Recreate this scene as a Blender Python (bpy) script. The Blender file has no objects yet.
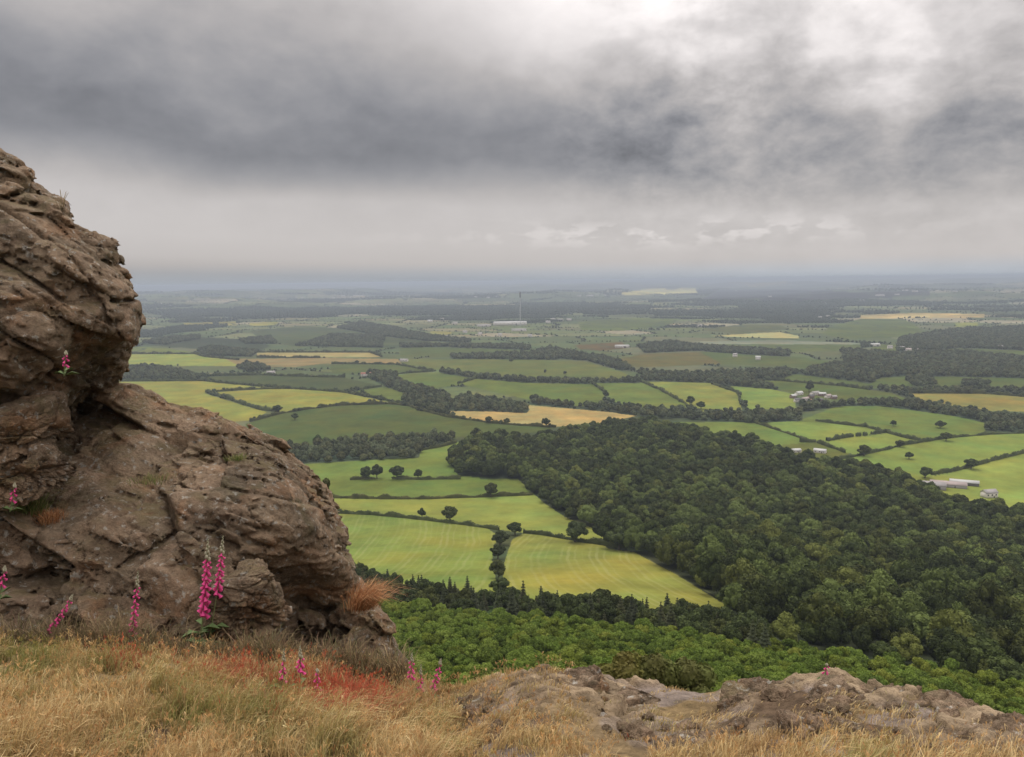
import bpy, math, random
import numpy as np
from math import radians, sin, cos, tan, atan2, pi
from mathutils import Matrix, Vector

random.seed(7)
RNG = np.random.default_rng(11)
scene = bpy.context.scene
COL = scene.collection
CAMZ = 201.6
W, H, F = 1024, 757, 773.0
PITCH, ROLL = radians(7.2), radians(0.75)

# ------------------------------------------------------------------ camera model
_f = np.array([0, cos(PITCH), -sin(PITCH)])
_u0 = np.array([0, sin(PITCH), cos(PITCH)])
_r0 = np.array([1.0, 0, 0])
_r = cos(ROLL) * _r0 - sin(ROLL) * _u0
_u = sin(ROLL) * _r0 + cos(ROLL) * _u0
CAMP = np.array([0, 0, CAMZ])

def ray(px, py):
    px = np.asarray(px, float); py = np.asarray(py, float)
    return _f + ((px - W / 2) / F)[..., None] * _r - ((py - H / 2) / F)[..., None] * _u

def at_depth(px, py, Y):
    """world point on the ray through a pixel at world distance y = Y"""
    d = ray(px, py)
    return CAMP + d * (np.asarray(Y, float) / d[..., 1])[..., None]

def project(P):
    q = P - CAMP
    z = q @ _f
    zz = np.where(z < 0.05, 0.05, z)
    px = W / 2 + F * (q @ _r) / zz
    py = H / 2 - F * (q @ _u) / zz
    px = np.where(z < 0.05, -1e6, px)
    return px, py

# ------------------------------------------------------------------ noise
def _h(ix, iy, iz, seed):
    n = (ix.astype(np.int64) * 374761393 + iy.astype(np.int64) * 668265263 + iz.astype(np.int64) * 2147483647 + seed * 1274126177) & 0xffffffff
    n = ((n ^ (n >> 13)) * 1274126177) & 0xffffffff
    n = ((n ^ (n >> 16)) * 2246822519) & 0xffffffff
    n = n ^ (n >> 15)
    return n

def hf(ix, iy, iz, seed):
    return (_h(ix, iy, iz, seed) & 0xffffff).astype(float) / 0xffffff

_G = np.array([[1,1,0],[-1,1,0],[1,-1,0],[-1,-1,0],[1,0,1],[-1,0,1],[1,0,-1],[-1,0,-1],[0,1,1],[0,-1,1],[0,1,-1],[0,-1,-1],[1,1,0],[-1,1,0],[0,-1,1],[0,-1,-1]], float)

def perlin(P, seed=0):
    i = np.floor(P).astype(np.int64); f = P - i
    u = f * f * f * (f * (f * 6 - 15) + 10)
    out = 0
    for dx in (0, 1):
        wx = u[:, 0] if dx else 1 - u[:, 0]
        for dy in (0, 1):
            wy = u[:, 1] if dy else 1 - u[:, 1]
            for dz in (0, 1):
                wz = u[:, 2] if dz else 1 - u[:, 2]
                g = _G[_h(i[:, 0] + dx, i[:, 1] + dy, i[:, 2] + dz, seed) & 15]
                out = out + wx * wy * wz * (g[:, 0] * (f[:, 0] - dx) + g[:, 1] * (f[:, 1] - dy) + g[:, 2] * (f[:, 2] - dz))
    return out

def fbm(P, seed=0, octs=4, gain=0.5):
    a, s, t = 1.0, 0, 0
    for o in range(octs):
        s = s + a * perlin(P * (2.03 ** o) + o * 17.3, seed + o)
        a *= gain
    return s

def noise2(x, y, scale, seed=0, octs=3):
    P = np.stack([x / scale, y / scale, np.full_like(x, 0.37)], -1)
    return fbm(P, seed, octs)

def voronoi3(P, seed=0):
    i = np.floor(P).astype(np.int64)
    F1 = np.full(len(P), 9.0); F2 = np.full(len(P), 9.0); ID = np.zeros(len(P))
    for dx in (-1, 0, 1):
        for dy in (-1, 0, 1):
            for dz in (-1, 0, 1):
                c0, c1, c2 = i[:, 0] + dx, i[:, 1] + dy, i[:, 2] + dz
                qx = c0 + hf(c0, c1, c2, seed) - P[:, 0]
                qy = c1 + hf(c0, c1, c2, seed + 1) - P[:, 1]
                qz = c2 + hf(c0, c1, c2, seed + 2) - P[:, 2]
                d = np.sqrt(qx * qx + qy * qy + qz * qz)
                idv = hf(c0, c1, c2, seed + 3)
                near = d < F1
                F2 = np.where(near, F1, np.minimum(F2, d))
                ID = np.where(near, idv, ID)
                F1 = np.where(near, d, F1)
    return F1, F2, ID

def facets(P, seed=0):
    """cells that each carry an offset and a tilted facet; distance to the crack between cells"""
    i = np.floor(P).astype(np.int64)
    F1 = np.full(len(P), 9.0); F2 = np.full(len(P), 9.0); B = np.zeros((len(P), 4))
    for dx in (-1, 0, 1):
        for dy in (-1, 0, 1):
            for dz in (-1, 0, 1):
                c0, c1, c2 = i[:, 0] + dx, i[:, 1] + dy, i[:, 2] + dz
                qx = c0 + hf(c0, c1, c2, seed) - P[:, 0]
                qy = c1 + hf(c0, c1, c2, seed + 1) - P[:, 1]
                qz = c2 + hf(c0, c1, c2, seed + 2) - P[:, 2]
                d = np.sqrt(qx * qx + qy * qy + qz * qz)
                near = d < F1
                F2 = np.where(near, F1, np.minimum(F2, d))
                F1 = np.where(near, d, F1)
                B = np.where(near[:, None], np.stack([c0, c1, c2, near * 0], -1), B)
                if dx == dy == dz == -1: Q = np.stack([qx, qy, qz], -1)
                else: Q = np.where(near[:, None], np.stack([qx, qy, qz], -1), Q)
    b0, b1, b2 = [B[:, k].astype(np.int64) for k in range(3)]
    idv = hf(b0, b1, b2, seed + 3)
    g = np.stack([hf(b0, b1, b2, seed + 4 + k) - .5 for k in range(3)], -1)
    return F2 - F1, idv, (Q * g).sum(1) * 2

def voronoi2(x, y, seed=0):
    ix = np.floor(x).astype(np.int64); iy = np.floor(y).astype(np.int64)
    z = np.zeros_like(ix)
    F1 = np.full(len(x), 9.0); F2 = np.full(len(x), 9.0); ID = np.zeros(len(x))
    for dx in (-1, 0, 1):
        for dy in (-1, 0, 1):
            a, b = ix + dx, iy + dy
            qx = a + .1 + .8 * hf(a, b, z, seed) - x; qy = b + .1 + .8 * hf(a, b, z, seed + 1) - y
            d = np.abs(qx) ** 1.3 + np.abs(qy) ** 1.3
            d = d ** (1 / 1.3)
            idv = hf(a, b, z, seed + 3)
            near = d < F1
            F2 = np.where(near, F1, np.minimum(F2, d))
            ID = np.where(near, idv, ID)
            F1 = np.where(near, d, F1)
    return F1, F2, ID

def smooth(x, a, b):
    t = np.clip((x - a) / (b - a), 0, 1)
    return t * t * (3 - 2 * t)

def pip(px, py, poly):
    poly = np.asarray(poly, float)
    x0, y0 = poly.min(0); x1, y1 = poly.max(0)
    res = np.zeros(px.shape, bool)
    idx = np.nonzero((px >= x0) & (px <= x1) & (py >= y0) & (py <= y1))[0]
    if not len(idx): return res
    X, Y = px[idx], py[idx]; ins = np.zeros(len(idx), bool)
    j = len(poly) - 1
    for i in range(len(poly)):
        xi, yi = poly[i]; xj, yj = poly[j]
        if yi != yj:
            c = ((yi > Y) != (yj > Y)) & (X < (xj - xi) * (Y - yi) / (yj - yi) + xi)
            ins ^= c
        j = i
    res[idx] = ins
    return res

# ------------------------------------------------------------------ mesh helpers
def mesh_from(name, V, Fq, smooth_shade=False, attrs=None, fattrs=None):
    """V (n,3); Fq list of (m,k) integer arrays"""
    me = bpy.data.meshes.new(name)
    V = np.asarray(V, np.float32)
    me.vertices.add(len(V)); me.vertices.foreach_set("co", V.ravel())
    Fq = [np.asarray(a, np.int32) for a in (Fq if isinstance(Fq, list) else [Fq]) if len(a)]
    nl = sum(a.size for a in Fq); nf = sum(len(a) for a in Fq)
    me.loops.add(nl); me.polygons.add(nf)
    me.loops.foreach_set("vertex_index", np.concatenate([a.ravel() for a in Fq]))
    sizes = np.concatenate([np.full(len(a), a.shape[1], np.int32) for a in Fq])
    starts = np.concatenate([[0], np.cumsum(sizes)[:-1]]).astype(np.int32)
    me.polygons.foreach_set("loop_start", starts)
    try: me.polygons.foreach_set("loop_total", sizes)
    except Exception: pass
    me.update(calc_edges=True)
    me.validate(clean_customdata=False)
    if smooth_shade:
        me.polygons.foreach_set("use_smooth", np.ones(len(me.polygons), bool))
    for k, v in (attrs or {}).items():
        v = np.asarray(v, np.float32)
        if v.ndim == 1:
            a = me.attributes.new(k, 'FLOAT', 'POINT'); a.data.foreach_set("value", v)
        else:
            a = me.attributes.new(k, 'FLOAT_COLOR', 'POINT')
            c = np.ones((len(v), 4), np.float32); c[:, :3] = v[:, :3]
            a.data.foreach_set("color", c.ravel())
    return me

def link(name, me, mat=None, parent=None, loc=None):
    o = bpy.data.objects.new(name, me)
    COL.objects.link(o)
    if mat is not None:
        me.materials.clear(); me.materials.append(mat)
    if parent is not None: o.parent = parent
    if loc is not None: o.location = loc
    return o

def tag(o, label=None, cat=None, group=None, kind=None):
    if label: o["label"] = label
    if cat: o["category"] = cat
    if group: o["group"] = group
    if kind: o["kind"] = kind
    return o

def empty(name, loc=(0, 0, 0), rz=0):
    o = bpy.data.objects.new(name, None); COL.objects.link(o)
    o.location = loc; o.rotation_euler = (0, 0, rz); o.empty_display_size = 0.1
    return o

def grid_faces(nr, nc):
    i = np.arange(nr - 1)[:, None] * nc + np.arange(nc - 1)[None]
    return np.stack([i, i + 1, i + nc + 1, i + nc], -1).reshape(-1, 4)

class MB:
    """collects verts and faces of mixed size"""
    def __init__(s): s.V = []; s.Fs = {}; s.n = 0; s.A = []
    def add(s, V, Fc, a=None):
        V = np.asarray(V, float)
        for f in (Fc if isinstance(Fc, list) else [Fc]):
            f = np.asarray(f)
            if len(f): s.Fs.setdefault(f.shape[1], []).append(f + s.n)
        s.V.append(V); s.n += len(V)
        if a is not None: s.A.append(np.broadcast_to(np.asarray(a, float), (len(V), 3)))
    def mesh(s, name, smooth_shade=False, attr='col'):
        at = {attr: np.concatenate(s.A)} if s.A else None
        return mesh_from(name, np.concatenate(s.V), [np.concatenate(v) for v in s.Fs.values()], smooth_shade, at)

BOXF = np.array([[0,3,2,1],[4,5,6,7],[0,1,5,4],[1,2,6,5],[2,3,7,6],[3,0,4,7]])
def box(cx, cy, z0, sx, sy, sz):
    x, y = sx / 2, sy / 2
    return np.array([[cx-x,cy-y,z0],[cx+x,cy-y,z0],[cx+x,cy+y,z0],[cx-x,cy+y,z0],[cx-x,cy-y,z0+sz],[cx+x,cy-y,z0+sz],[cx+x,cy+y,z0+sz],[cx-x,cy+y,z0+sz]]), BOXF

def tube(pts, rad, n=8, cap=True):
    pts = np.asarray(pts, float); rad = np.broadcast_to(np.asarray(rad, float), (len(pts),))
    V = []
    for i, p in enumerate(pts):
        t = pts[min(i + 1, len(pts) - 1)] - pts[max(i - 1, 0)]
        t = t / (np.linalg.norm(t) + 1e-9)
        a = np.cross(t, [0.3, 0.9, 0.1]); a /= np.linalg.norm(a); b = np.cross(t, a)
        for k in range(n):
            w = 2 * pi * k / n
            V.append(p + rad[i] * (cos(w) * a + sin(w) * b))
    Fc = []
    for i in range(len(pts) - 1):
        for k in range(n):
            Fc.append([i*n+k, i*n+(k+1) % n, (i+1)*n+(k+1) % n, (i+1)*n+k])
    return np.array(V), np.array(Fc)

def icosphere(sub):
    t = (1 + 5 ** .5) / 2
    V = [(-1,t,0),(1,t,0),(-1,-t,0),(1,-t,0),(0,-1,t),(0,1,t),(0,-1,-t),(0,1,-t),(t,0,-1),(t,0,1),(-t,0,-1),(-t,0,1)]
    V = [np.array(v) / np.linalg.norm(v) for v in V]
    Fc = [(0,11,5),(0,5,1),(0,1,7),(0,7,10),(0,10,11),(1,5,9),(5,11,4),(11,10,2),(10,7,6),(7,1,8),(3,9,4),(3,4,2),(3,2,6),(3,6,8),(3,8,9),(4,9,5),(2,4,11),(6,2,10),(8,6,7),(9,8,1)]
    for _ in range(sub):
        c = {}; nf = []
        def mid(a, b):
            k = (min(a, b), max(a, b))
            if k not in c:
                m = V[a] + V[b]; V.append(m / np.linalg.norm(m)); c[k] = len(V) - 1
            return c[k]
        for a, b, d in Fc:
            x, y, z = mid(a, b), mid(b, d), mid(d, a)
            nf += [(a, x, z), (b, y, x), (d, z, y), (x, y, z)]
        Fc = nf
    return np.array(V), np.array(Fc)
ICO = {k: icosphere(k) for k in (1, 2, 3)}

# ------------------------------------------------------------------ materials
def s2l(c):
    c = np.asarray(c, float) / 255
    return np.where(c <= .04045, c / 12.92, ((c + .055) / 1.055) ** 2.4)

class NT:
    def __init__(s, tree): s.t = tree; s.N = tree.nodes; s.L = tree.links
    def n(s, typ, **kw):
        o = s.N.new(typ)
        for k, v in kw.items(): setattr(o, k, v)
        return o
    def put(s, sock, v):
        if isinstance(v, bpy.types.NodeSocket): s.L.new(v, sock)
        elif v is not None:
            if isinstance(v, (tuple, list)) and sock.type == 'RGBA' and len(v) == 3: v = (*v, 1)
            sock.default_value = v
    def m(s, op, a, b=None, c=None, clamp=False):
        o = s.n('ShaderNodeMath', operation=op, use_clamp=clamp)
        s.put(o.inputs[0], a)
        if b is not None: s.put(o.inputs[1], b)
        if c is not None: s.put(o.inputs[2], c)
        return o.outputs[0]
    def vec(s, x, y, z):
        o = s.n('ShaderNodeCombineXYZ'); s.put(o.inputs[0], x); s.put(o.inputs[1], y); s.put(o.inputs[2], z); return o.outputs[0]
    def noise(s, vec=None, scale=1, detail=4, rough=.55, dist=0):
        o = s.n('ShaderNodeTexNoise'); 
        if vec is not None: s.put(o.inputs['Vector'], vec)
        s.put(o.inputs['Scale'], scale); s.put(o.inputs['Detail'], detail); s.put(o.inputs['Roughness'], rough); s.put(o.inputs['Distortion'], dist)
        return o.outputs[0]
    def sstep(s, v, a, b, lo=0, hi=1):
        o = s.n('ShaderNodeMapRange', interpolation_type='SMOOTHSTEP', clamp=True)
        s.put(o.inputs[0], v); s.put(o.inputs[1], a); s.put(o.inputs[2], b); s.put(o.inputs[3], lo); s.put(o.inputs[4], hi)
        return o.outputs[0]
    def mix(s, fac, a, b, blend='MIX'):
        o = s.n('ShaderNodeMix', data_type='RGBA', blend_type=blend)
        s.put(o.inputs[0], fac); s.put(o.inputs[6], a); s.put(o.inputs[7], b); return o.outputs[2]
    def ramp(s, v, stops):
        o = s.n('ShaderNodeValToRGB'); s.put(o.inputs[0], v)
        e = o.color_ramp.elements
        while len(e) < len(stops): e.new(0.5)
        for k, (p, c) in zip(e, stops):
            k.position = p; k.color = (*c, 1) if isinstance(c, (tuple, list)) else (c, c, c, 1)
        return o.outputs[0]

def new_mat(name, rough=.8, spec=.2):
    m = bpy.data.materials.new(name); m.use_nodes = True
    nt = NT(m.node_tree); b = nt.N.get('Principled BSDF')
    b.inputs['Roughness'].default_value = rough
    b.inputs['Specular IOR Level'].default_value = spec
    return m, nt, b

def foliage_mat(name, ca, cb, scale=.6, hue=.5, trans=0.0, cc=None):
    m, nt, b = new_mat(name, .75, .15)
    oi = nt.n('ShaderNodeObjectInfo').outputs['Random']
    tc = nt.n('ShaderNodeTexCoord').outputs['Object']
    n1 = nt.noise(tc, scale, 3)
    n1 = nt.sstep(n1, .35, .65)
    c = nt.mix(n1, ca, cb)
    if cc: c = nt.mix(nt.m('MULTIPLY', nt.sstep(oi, .55, 1.0), .8), c, cc)
    sp = nt.m('FRACT', nt.m('MULTIPLY', oi, 7.31))
    c = nt.mix(nt.m('MULTIPLY', nt.sstep(sp, .5, .9), .6), c, nt.mix(1.0, c, (1.25, 1.0, .8), 'MULTIPLY'))
    v = nt.m('MULTIPLY_ADD', oi, hue, 1 - hue * .5)
    c = nt.mix(1.0, c, nt.vec(v, v, v), 'MULTIPLY')
    nt.put(b.inputs['Base Color'], c)
    if trans:
        tr = nt.n('ShaderNodeBsdfTranslucent'); nt.put(tr.inputs[0], c)
        mx = nt.n('ShaderNodeMixShader'); mx.inputs[0].default_value = trans
        nt.L.new(b.outputs[0], mx.inputs[1]); nt.L.new(tr.outputs[0], mx.inputs[2])
        nt.L.new(mx.outputs[0], nt.N['Material Output'].inputs[0])
    return m

M = {}
M['wood'] = foliage_mat('foliage_wood', (.036, .052, .012), (.072, .094, .022), .35, .85, 0.12, (.105, .135, .034))
M['oak'] = foliage_mat('foliage_oak', (.036, .050, .016), (.072, .094, .028), .35, .5, 0.12)
M['belt'] = foliage_mat('foliage_belt', (.060, .074, .032), (.100, .116, .050), .3, .7, 0.12, (.10, .12, .06))
M['far'] = foliage_mat('foliage_far', (.044, .060, .030), (.065, .082, .04), .2, .5)
M['bright'] = foliage_mat('foliage_bright', (.10, .155, .022), (.17, .24, .036), .7, .7, 0.25, (.15, .19, .035))
M['conifer'] = foliage_mat('foliage_conifer', (.028, .036, .018), (.048, .058, .024), .8, .5)
M['hedge'] = foliage_mat('foliage_hedge', (.045, .058, .020), (.085, .10, .034), .12, .3)
M['rust'] = foliage_mat('foliage_rust', (.10, .10, .03), (.13, .15, .04), .9, .2, .2)

def bark():
    m, nt, b = new_mat('bark', .9, .1)
    tc = nt.n('ShaderNodeTexCoord').outputs['Object']
    nt.put(b.inputs['Base Color'], nt.mix(nt.noise(tc, 3, 4), (.05, .04, .03), (.12, .10, .08)))
    return m
M['bark'] = bark()

def plain(name, c, rough=.7, var=.25, scale=1.0, spec=.2, metal=0):
    m, nt, b = new_mat(name, rough, spec)
    tc = nt.n('ShaderNodeTexCoord').outputs['Object']
    n = nt.noise(tc, scale, 4)
    lo = tuple(x * (1 - var) for x in c); hi = tuple(min(1, x * (1 + var)) for x in c)
    nt.put(b.inputs['Base Color'], nt.mix(n, lo, hi)); b.inputs['Metallic'].default_value = metal
    return m
M['white'] = plain('white_sheet', (.46, .46, .44), .5, .05, .2)
M['roofgrey'] = plain('roof_grey', (.30, .28, .27), .7, .2, .3)
M['roofpink'] = plain('roof_pinkish', (.36, .30, .28), .8, .2, .3)
M['slate'] = plain('roof_slate', (.13, .12, .12), .6, .2, .5)
M['redtile'] = plain('roof_red', (.30, .14, .10), .8, .2, .5)
M['render'] = plain('wall_render', (.62, .58, .52), .8, .1, .5)
M['brick'] = plain('wall_brick', (.22, .15, .12), .9, .2, .5)
M['darkglass'] = plain('glass_dark', (.04, .045, .05), .2, .1, .5, .5)
M['steel'] = plain('mast_steel', (.55, .55, .55), .5, .1, .1, .4)
M['steeldark'] = plain('mast_dark', (.10, .10, .11), .5, .1, .1, .4)

def attr_mat(name, attr='col', rough=.8, noise_amt=.25, scales=(.02, .3), trans=0, bump=None, spec=.15):
    m, nt, b = new_mat(name, rough, spec)
    a = nt.n('ShaderNodeAttribute', attribute_name=attr).outputs['Color']
    tc = nt.n('ShaderNodeTexCoord').outputs['Object']
    c = a
    for s in scales:
        n = nt.noise(tc, s, 4, .6)
        v = nt.m('MULTIPLY_ADD', n, noise_amt * 2, 1 - noise_amt)
        c = nt.mix(1.0, c, nt.vec(v, v, v), 'MULTIPLY')
    nt.put(b.inputs['Base Color'], c)
    if trans:
        tr = nt.n('ShaderNodeBsdfTranslucent'); nt.put(tr.inputs[0], c)
        mx = nt.n('ShaderNodeMixShader'); mx.inputs[0].default_value = trans
        nt.L.new(b.outputs[0], mx.inputs[1]); nt.L.new(tr.outputs[0], mx.inputs[2])
        nt.L.new(mx.outputs[0], nt.N['Material Output'].inputs[0])
    if bump:
        bp = nt.n('ShaderNodeBump'); bp.inputs['Strength'].default_value = bump[1]; bp.inputs['Distance'].default_value = bump[2]
        nt.put(bp.inputs['Height'], nt.noise(tc, bump[0], 6, .65)); nt.L.new(bp.outputs[0], b.inputs['Normal'])
    return m, nt, b

# ------------------------------------------------------------------ terrain
_D = np.array([0, 9, 12, 20, 30, 45, 60, 80, 100, 150, 200, 250, 300, 400, 500, 600, 750, 1000, 1300, 2e5])
_Z = np.array([5, 7.2, 9.4, 15, 21.5, 30.5, 38.5, 49, 59.5, 82, 99, 114, 128, 151.5, 171, 185, 195.5, 200, 200.6, 200.6])
def _pchip(x, y, xi):
    h = np.diff(x); dl = np.diff(y) / h
    m = np.zeros_like(y); m[0] = dl[0]; m[-1] = dl[-1]
    for i in range(1, len(x) - 1):
        if dl[i - 1] * dl[i] > 0:
            w1 = 2 * h[i] + h[i - 1]; w2 = h[i] + 2 * h[i - 1]
            m[i] = (w1 + w2) / (w1 / dl[i - 1] + w2 / dl[i])
    k = np.clip(np.searchsorted(x, xi) - 1, 0, len(x) - 2)
    t = (xi - x[k]) / h[k]
    return ((1 + 2*t) * (1-t)**2 * y[k] + t * (1-t)**2 * h[k] * m[k] + t*t * (3 - 2*t) * y[k+1] + t*t * (t-1) * h[k] * m[k+1])

def zt(x, y):
    x = np.asarray(x, float); y = np.asarray(y, float)
    d = np.hypot(x, y)
    z = CAMZ - _pchip(_D, _Z, np.minimum(d, 1.9e5))
    amp = np.interp(d, [0, 250, 700, 1500, 3000, 6000, 12000, 30000, 60000], [0, 2, 2.5, 3.5, 14, 44, 100, 125, 130])
    sc = np.interp(d, [0, 1500, 6000, 20000], [400, 700, 1500, 2200])
    n = noise2(x, y, 900.0, 5, 2) * .45 + noise2(x, y, 3300.0, 9, 3) * 1.0
    z = z + amp * np.maximum(n + .25 * smooth(d, 2000, 5000), -.35 * smooth(-d, -1800, 0) ) 
    return np.where(d > 1200, np.maximum(z, .5), z)

_dd = np.concatenate([np.geomspace(9.5, 60000, 1500)])
def unproject(px, py):
    """ground point seen at a pixel (first hit of the terrain)"""
    pts = []
    for x, y in np.atleast_2d(np.stack([np.ravel(px), np.ravel(py)], -1)):
        d = ray(x, y); hyp = math.hypot(d[0], d[1])
        X = d[0] / hyp * _dd; Y = d[1] / hyp * _dd; Z = CAMZ + d[2] / hyp * _dd
        g = zt(X, Y)
        k = np.nonzero(Z < g)[0]
        k = k[0] if len(k) else len(_dd) - 1
        if k > 0:
            a = (Z[k-1] - g[k-1]); b = (g[k] - Z[k]); t = a / (a + b + 1e-9)
            dx = _dd[k-1] + (_dd[k] - _dd[k-1]) * t
        else: dx = _dd[0]
        X, Y = d[0] / hyp * dx, d[1] / hyp * dx
        pts.append([X, Y, float(zt(np.array([X]), np.array([Y]))[0])])
    return np.array(pts)

# ------------------------------------------------------------------ fields, traced in the photograph, laid on the terrain
FIELDS = [
 ('F1', (140,154,62), [(330,512),(372,515),(406,518),(450,523),(487,528),(497,535),(492,560),(500,600),(440,600),(370,580),(340,545)]),
 ('F2', (150,156,74), [(524,533),(560,538),(602,545),(634,551),(677,573),(735,606),(724,620),(650,620),(570,615),(500,600),(505,560),(512,540)]),
 ('F3', (145,156,72), [(320,498),(380,499),(430,499),(484,497),(534,495),(560,508),(600,522),(620,540),(602,545),(560,538),(524,533),(487,528),(450,523),(406,518),(372,515),(320,512)]),
 ('F4', (122,138,76), [(310,480),(460,479),(540,479),(545,495),(484,497),(430,499),(320,498)]),
 ('F5', (124,144,70), [(300,464),(360,461),(419,458),(419,450),(456,442),(480,444),(470,462),(480,479),(300,480)]),
 ('F6', (82,112,56), [(245,424),(282,413),(339,405),(386,404),(407,406),(447,416),(494,423),(556,427),(540,432),(470,436),(440,440),(300,446),(255,440)]),
 ('F7', (152,156,90), [(110,381),(204,381),(267,387),(217,391),(204,393),(245,406),(267,412),(254,420),(200,425),(110,410)]),
 ('F8', (150,154,84), [(217,392),(270,389),(299,388),(345,393),(389,402),(336,405),(282,413),(267,409),(223,396)]),
 ('F9', (80,106,70), [(204,377),(260,375),(314,377),(345,378),(382,386),(351,391),(330,391),(270,388),(214,382)]),
 ('F10', (100,126,70), [(354,391),(386,387),(414,394),(420,402),(400,404),(389,402)]),
 ('F11', (152,162,104), [(110,354),(192,354),(239,360),(239,366),(182,366),(110,363)]),
 ('F11b', (130,142,105), [(110,346),(165,348),(198,353),(192,354),(110,354)]),
 ('F12', (168,162,122), [(257,352),(370,352),(381,357),(339,357.5),(257,357)]),
 ('F13', (152,142,112), [(225,359),(326,358),(398,359),(402,364),(323,363.5),(295,367),(242,367)]),
 ('F14', (94,116,84), [(330,364.5),(401,365),(434,371),(392,374),(332,374)]),
 ('F15', (104,126,80), [(395,375),(440,372.5),(478,378),(472,383),(453,386),(420,390),(390,382)]),
 ('F16', (116,126,92), [(400,359),(525,359),(587,362),(619,371),(640,380),(575,380),(530,380),(478,376),(440,370),(406,365)]),
 ('F16b', (104,118,88), [(400,347),(440,348),(500,349),(530,352),(500,357),(400,357)]),
 ('F17', (104,130,74), [(458,384),(478,378),(530,381),(590,382),(606,395),(600,406),(575,406),(531,400),(503,394)]),
 ('F18', (108,134,74), [(592,382),(641,382),(662,391),(692,408),(650,409),(612,402),(606,393)]),
 ('F19', (142,150,86), [(645,382),(712,382),(738,394),(742,410),(700,412),(690,407),(662,391)]),
 ('F20', (136,156,76), [(730,386),(766,388),(794,394),(796,408),(748,410),(741,400),(738,392)]),
 ('F21', (184,168,118), [(446,411),(525,412),(528,405),(575,409),(640,415),(600,424),(556,427),(494,422),(459,417)]),
 ('F22', (110,142,58), [(680,422),(752,422),(780,431),(809,441),(800,449),(767,446),(735,440),(700,432),(680,428)]),
 ('F23', (126,156,60), [(752,422),(816,421),(838,424),(885,432),(850,438),(826,441),(811,441),(780,431)]),
 ('F24', (116,136,72), [(796,422),(840,405),(898,404),(950,409),(985,418),(1000,433),(955,437),(929,441),(905,438),(885,432),(838,424)]),
 ('F25', (126,156,56), [(822,442),(850,438),(892,432),(924,442),(885,450),(862,455),(845,453),(832,447)]),
 ('F25b', (112,120,70), [(770,446),(815,442),(832,447),(850,454),(836,462),(800,457)]),
 ('F26', (136,154,72), [(830,461),(862,455),(885,450),(929,441),(955,437),(990,434),(1040,433),(1040,450),(1020,454),(975,466),(935,475),(915,486),(870,475)]),
 ('F27', (150,164,70), [(925,478),(955,471),(975,466),(1020,454),(1060,444),(1100,560),(1024,520),(985,508),(945,500)]),
 ('F28', (152,146,96), [(905,393),(979,393),(1024,397),(1060,400),(1060,412),(985,411),(954,406),(929,402)]),
 ('F29', (100,120,80), [(762,379),(841,386),(891,393),(918,403),(879,405),(800,396),(775,388)]),
 ('F29b', (96,118,84), [(775,381),(795,374),(858,382),(900,390),(841,386)]),
 ('F47', (98,118,84), [(865,386),(880,378),(905,376),(960,377),(1060,379),(1060,390),(940,390),(905,391)]),
 ('F30', (172,172,132), [(707,336),(779,332),(799,336),(799,338.5),(766,338)]),
 ('F31', (112,128,90), [(829,327),(860,319),(904,319),(928,333),(891,338),(845,339),(822,334)]),
 ('F31b', (100,118,92), [(700,342),(780,341),(860,344),(860,350),(790,352),(700,346)]),
 ('F32', (180,170,140), [(860,315),(915,313),(984,314),(984,317.5),(920,318),(860,319)]),
 ('F32b', (140,150,112), [(955,323),(978,322),(978,326),(955,327)]),
 ('F33', (116,130,98), [(578,322),(631,318),(681,319),(665,327),(620,331),(581,330)]),
 ('F34', (182,184,156), [(620,293),(650,289),(695,288),(698,294),(660,295),(625,295)]),
 ('F35', (116,116,90), [(612,360),(645,354),(700,352),(722,355),(722,364),(681,366),(637,367)]),
 ('F35b', (104,118,88), [(700,352),(740,352),(800,357),(835,362),(830,370),(780,366),(722,364)]),
 ('F36', (150,150,110), [(430,331),(452,332),(450,335),(430,334)]),
 ('F37', (120,112,86), [(575,345),(622,342),(628,348),(600,351),(580,349)]),
 ('F38', (165,162,120), [(184,323),(213,322),(213,325),(184,326)]),
 ('F38b', (150,150,112), [(218,322),(236,321.5),(236,325),(218,325)]),
 ('F38c', (150,152,115), [(250,323),(278,322),(278,325),(250,326)]),
 ('F39', (96,114,82), [(250,331),(300,326),(340,328),(390,334),(420,338),(440,345),(400,348),(300,347),(262,341)]),
 ('F40', (88,106,82), [(140,345),(200,337),(260,340),(270,346),(260,351),(200,349)]),
 ('F42', (112,120,92), [(700,330),(735,325),(780,325),(790,329),(740,334)]),
 ('F43', (138,146,132), [(690,341.5),(780,340),(860,343),(860,344.5),(700,344)]),
 ('F44', (112,124,88), [(868,344),(910,345),(960,349),(1024,351),(1024,360),(990,358),(950,350),(900,352),(875,349)]),
 ('F45', (150,150,130), [(744,284),(785,281),(787,283),(750,287)]),
 ('F46', (110,122,112), [(700,300),(720,290),(800,288),(850,292),(930,291),(930,296),(880,298),(800,302)]),
]
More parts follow.
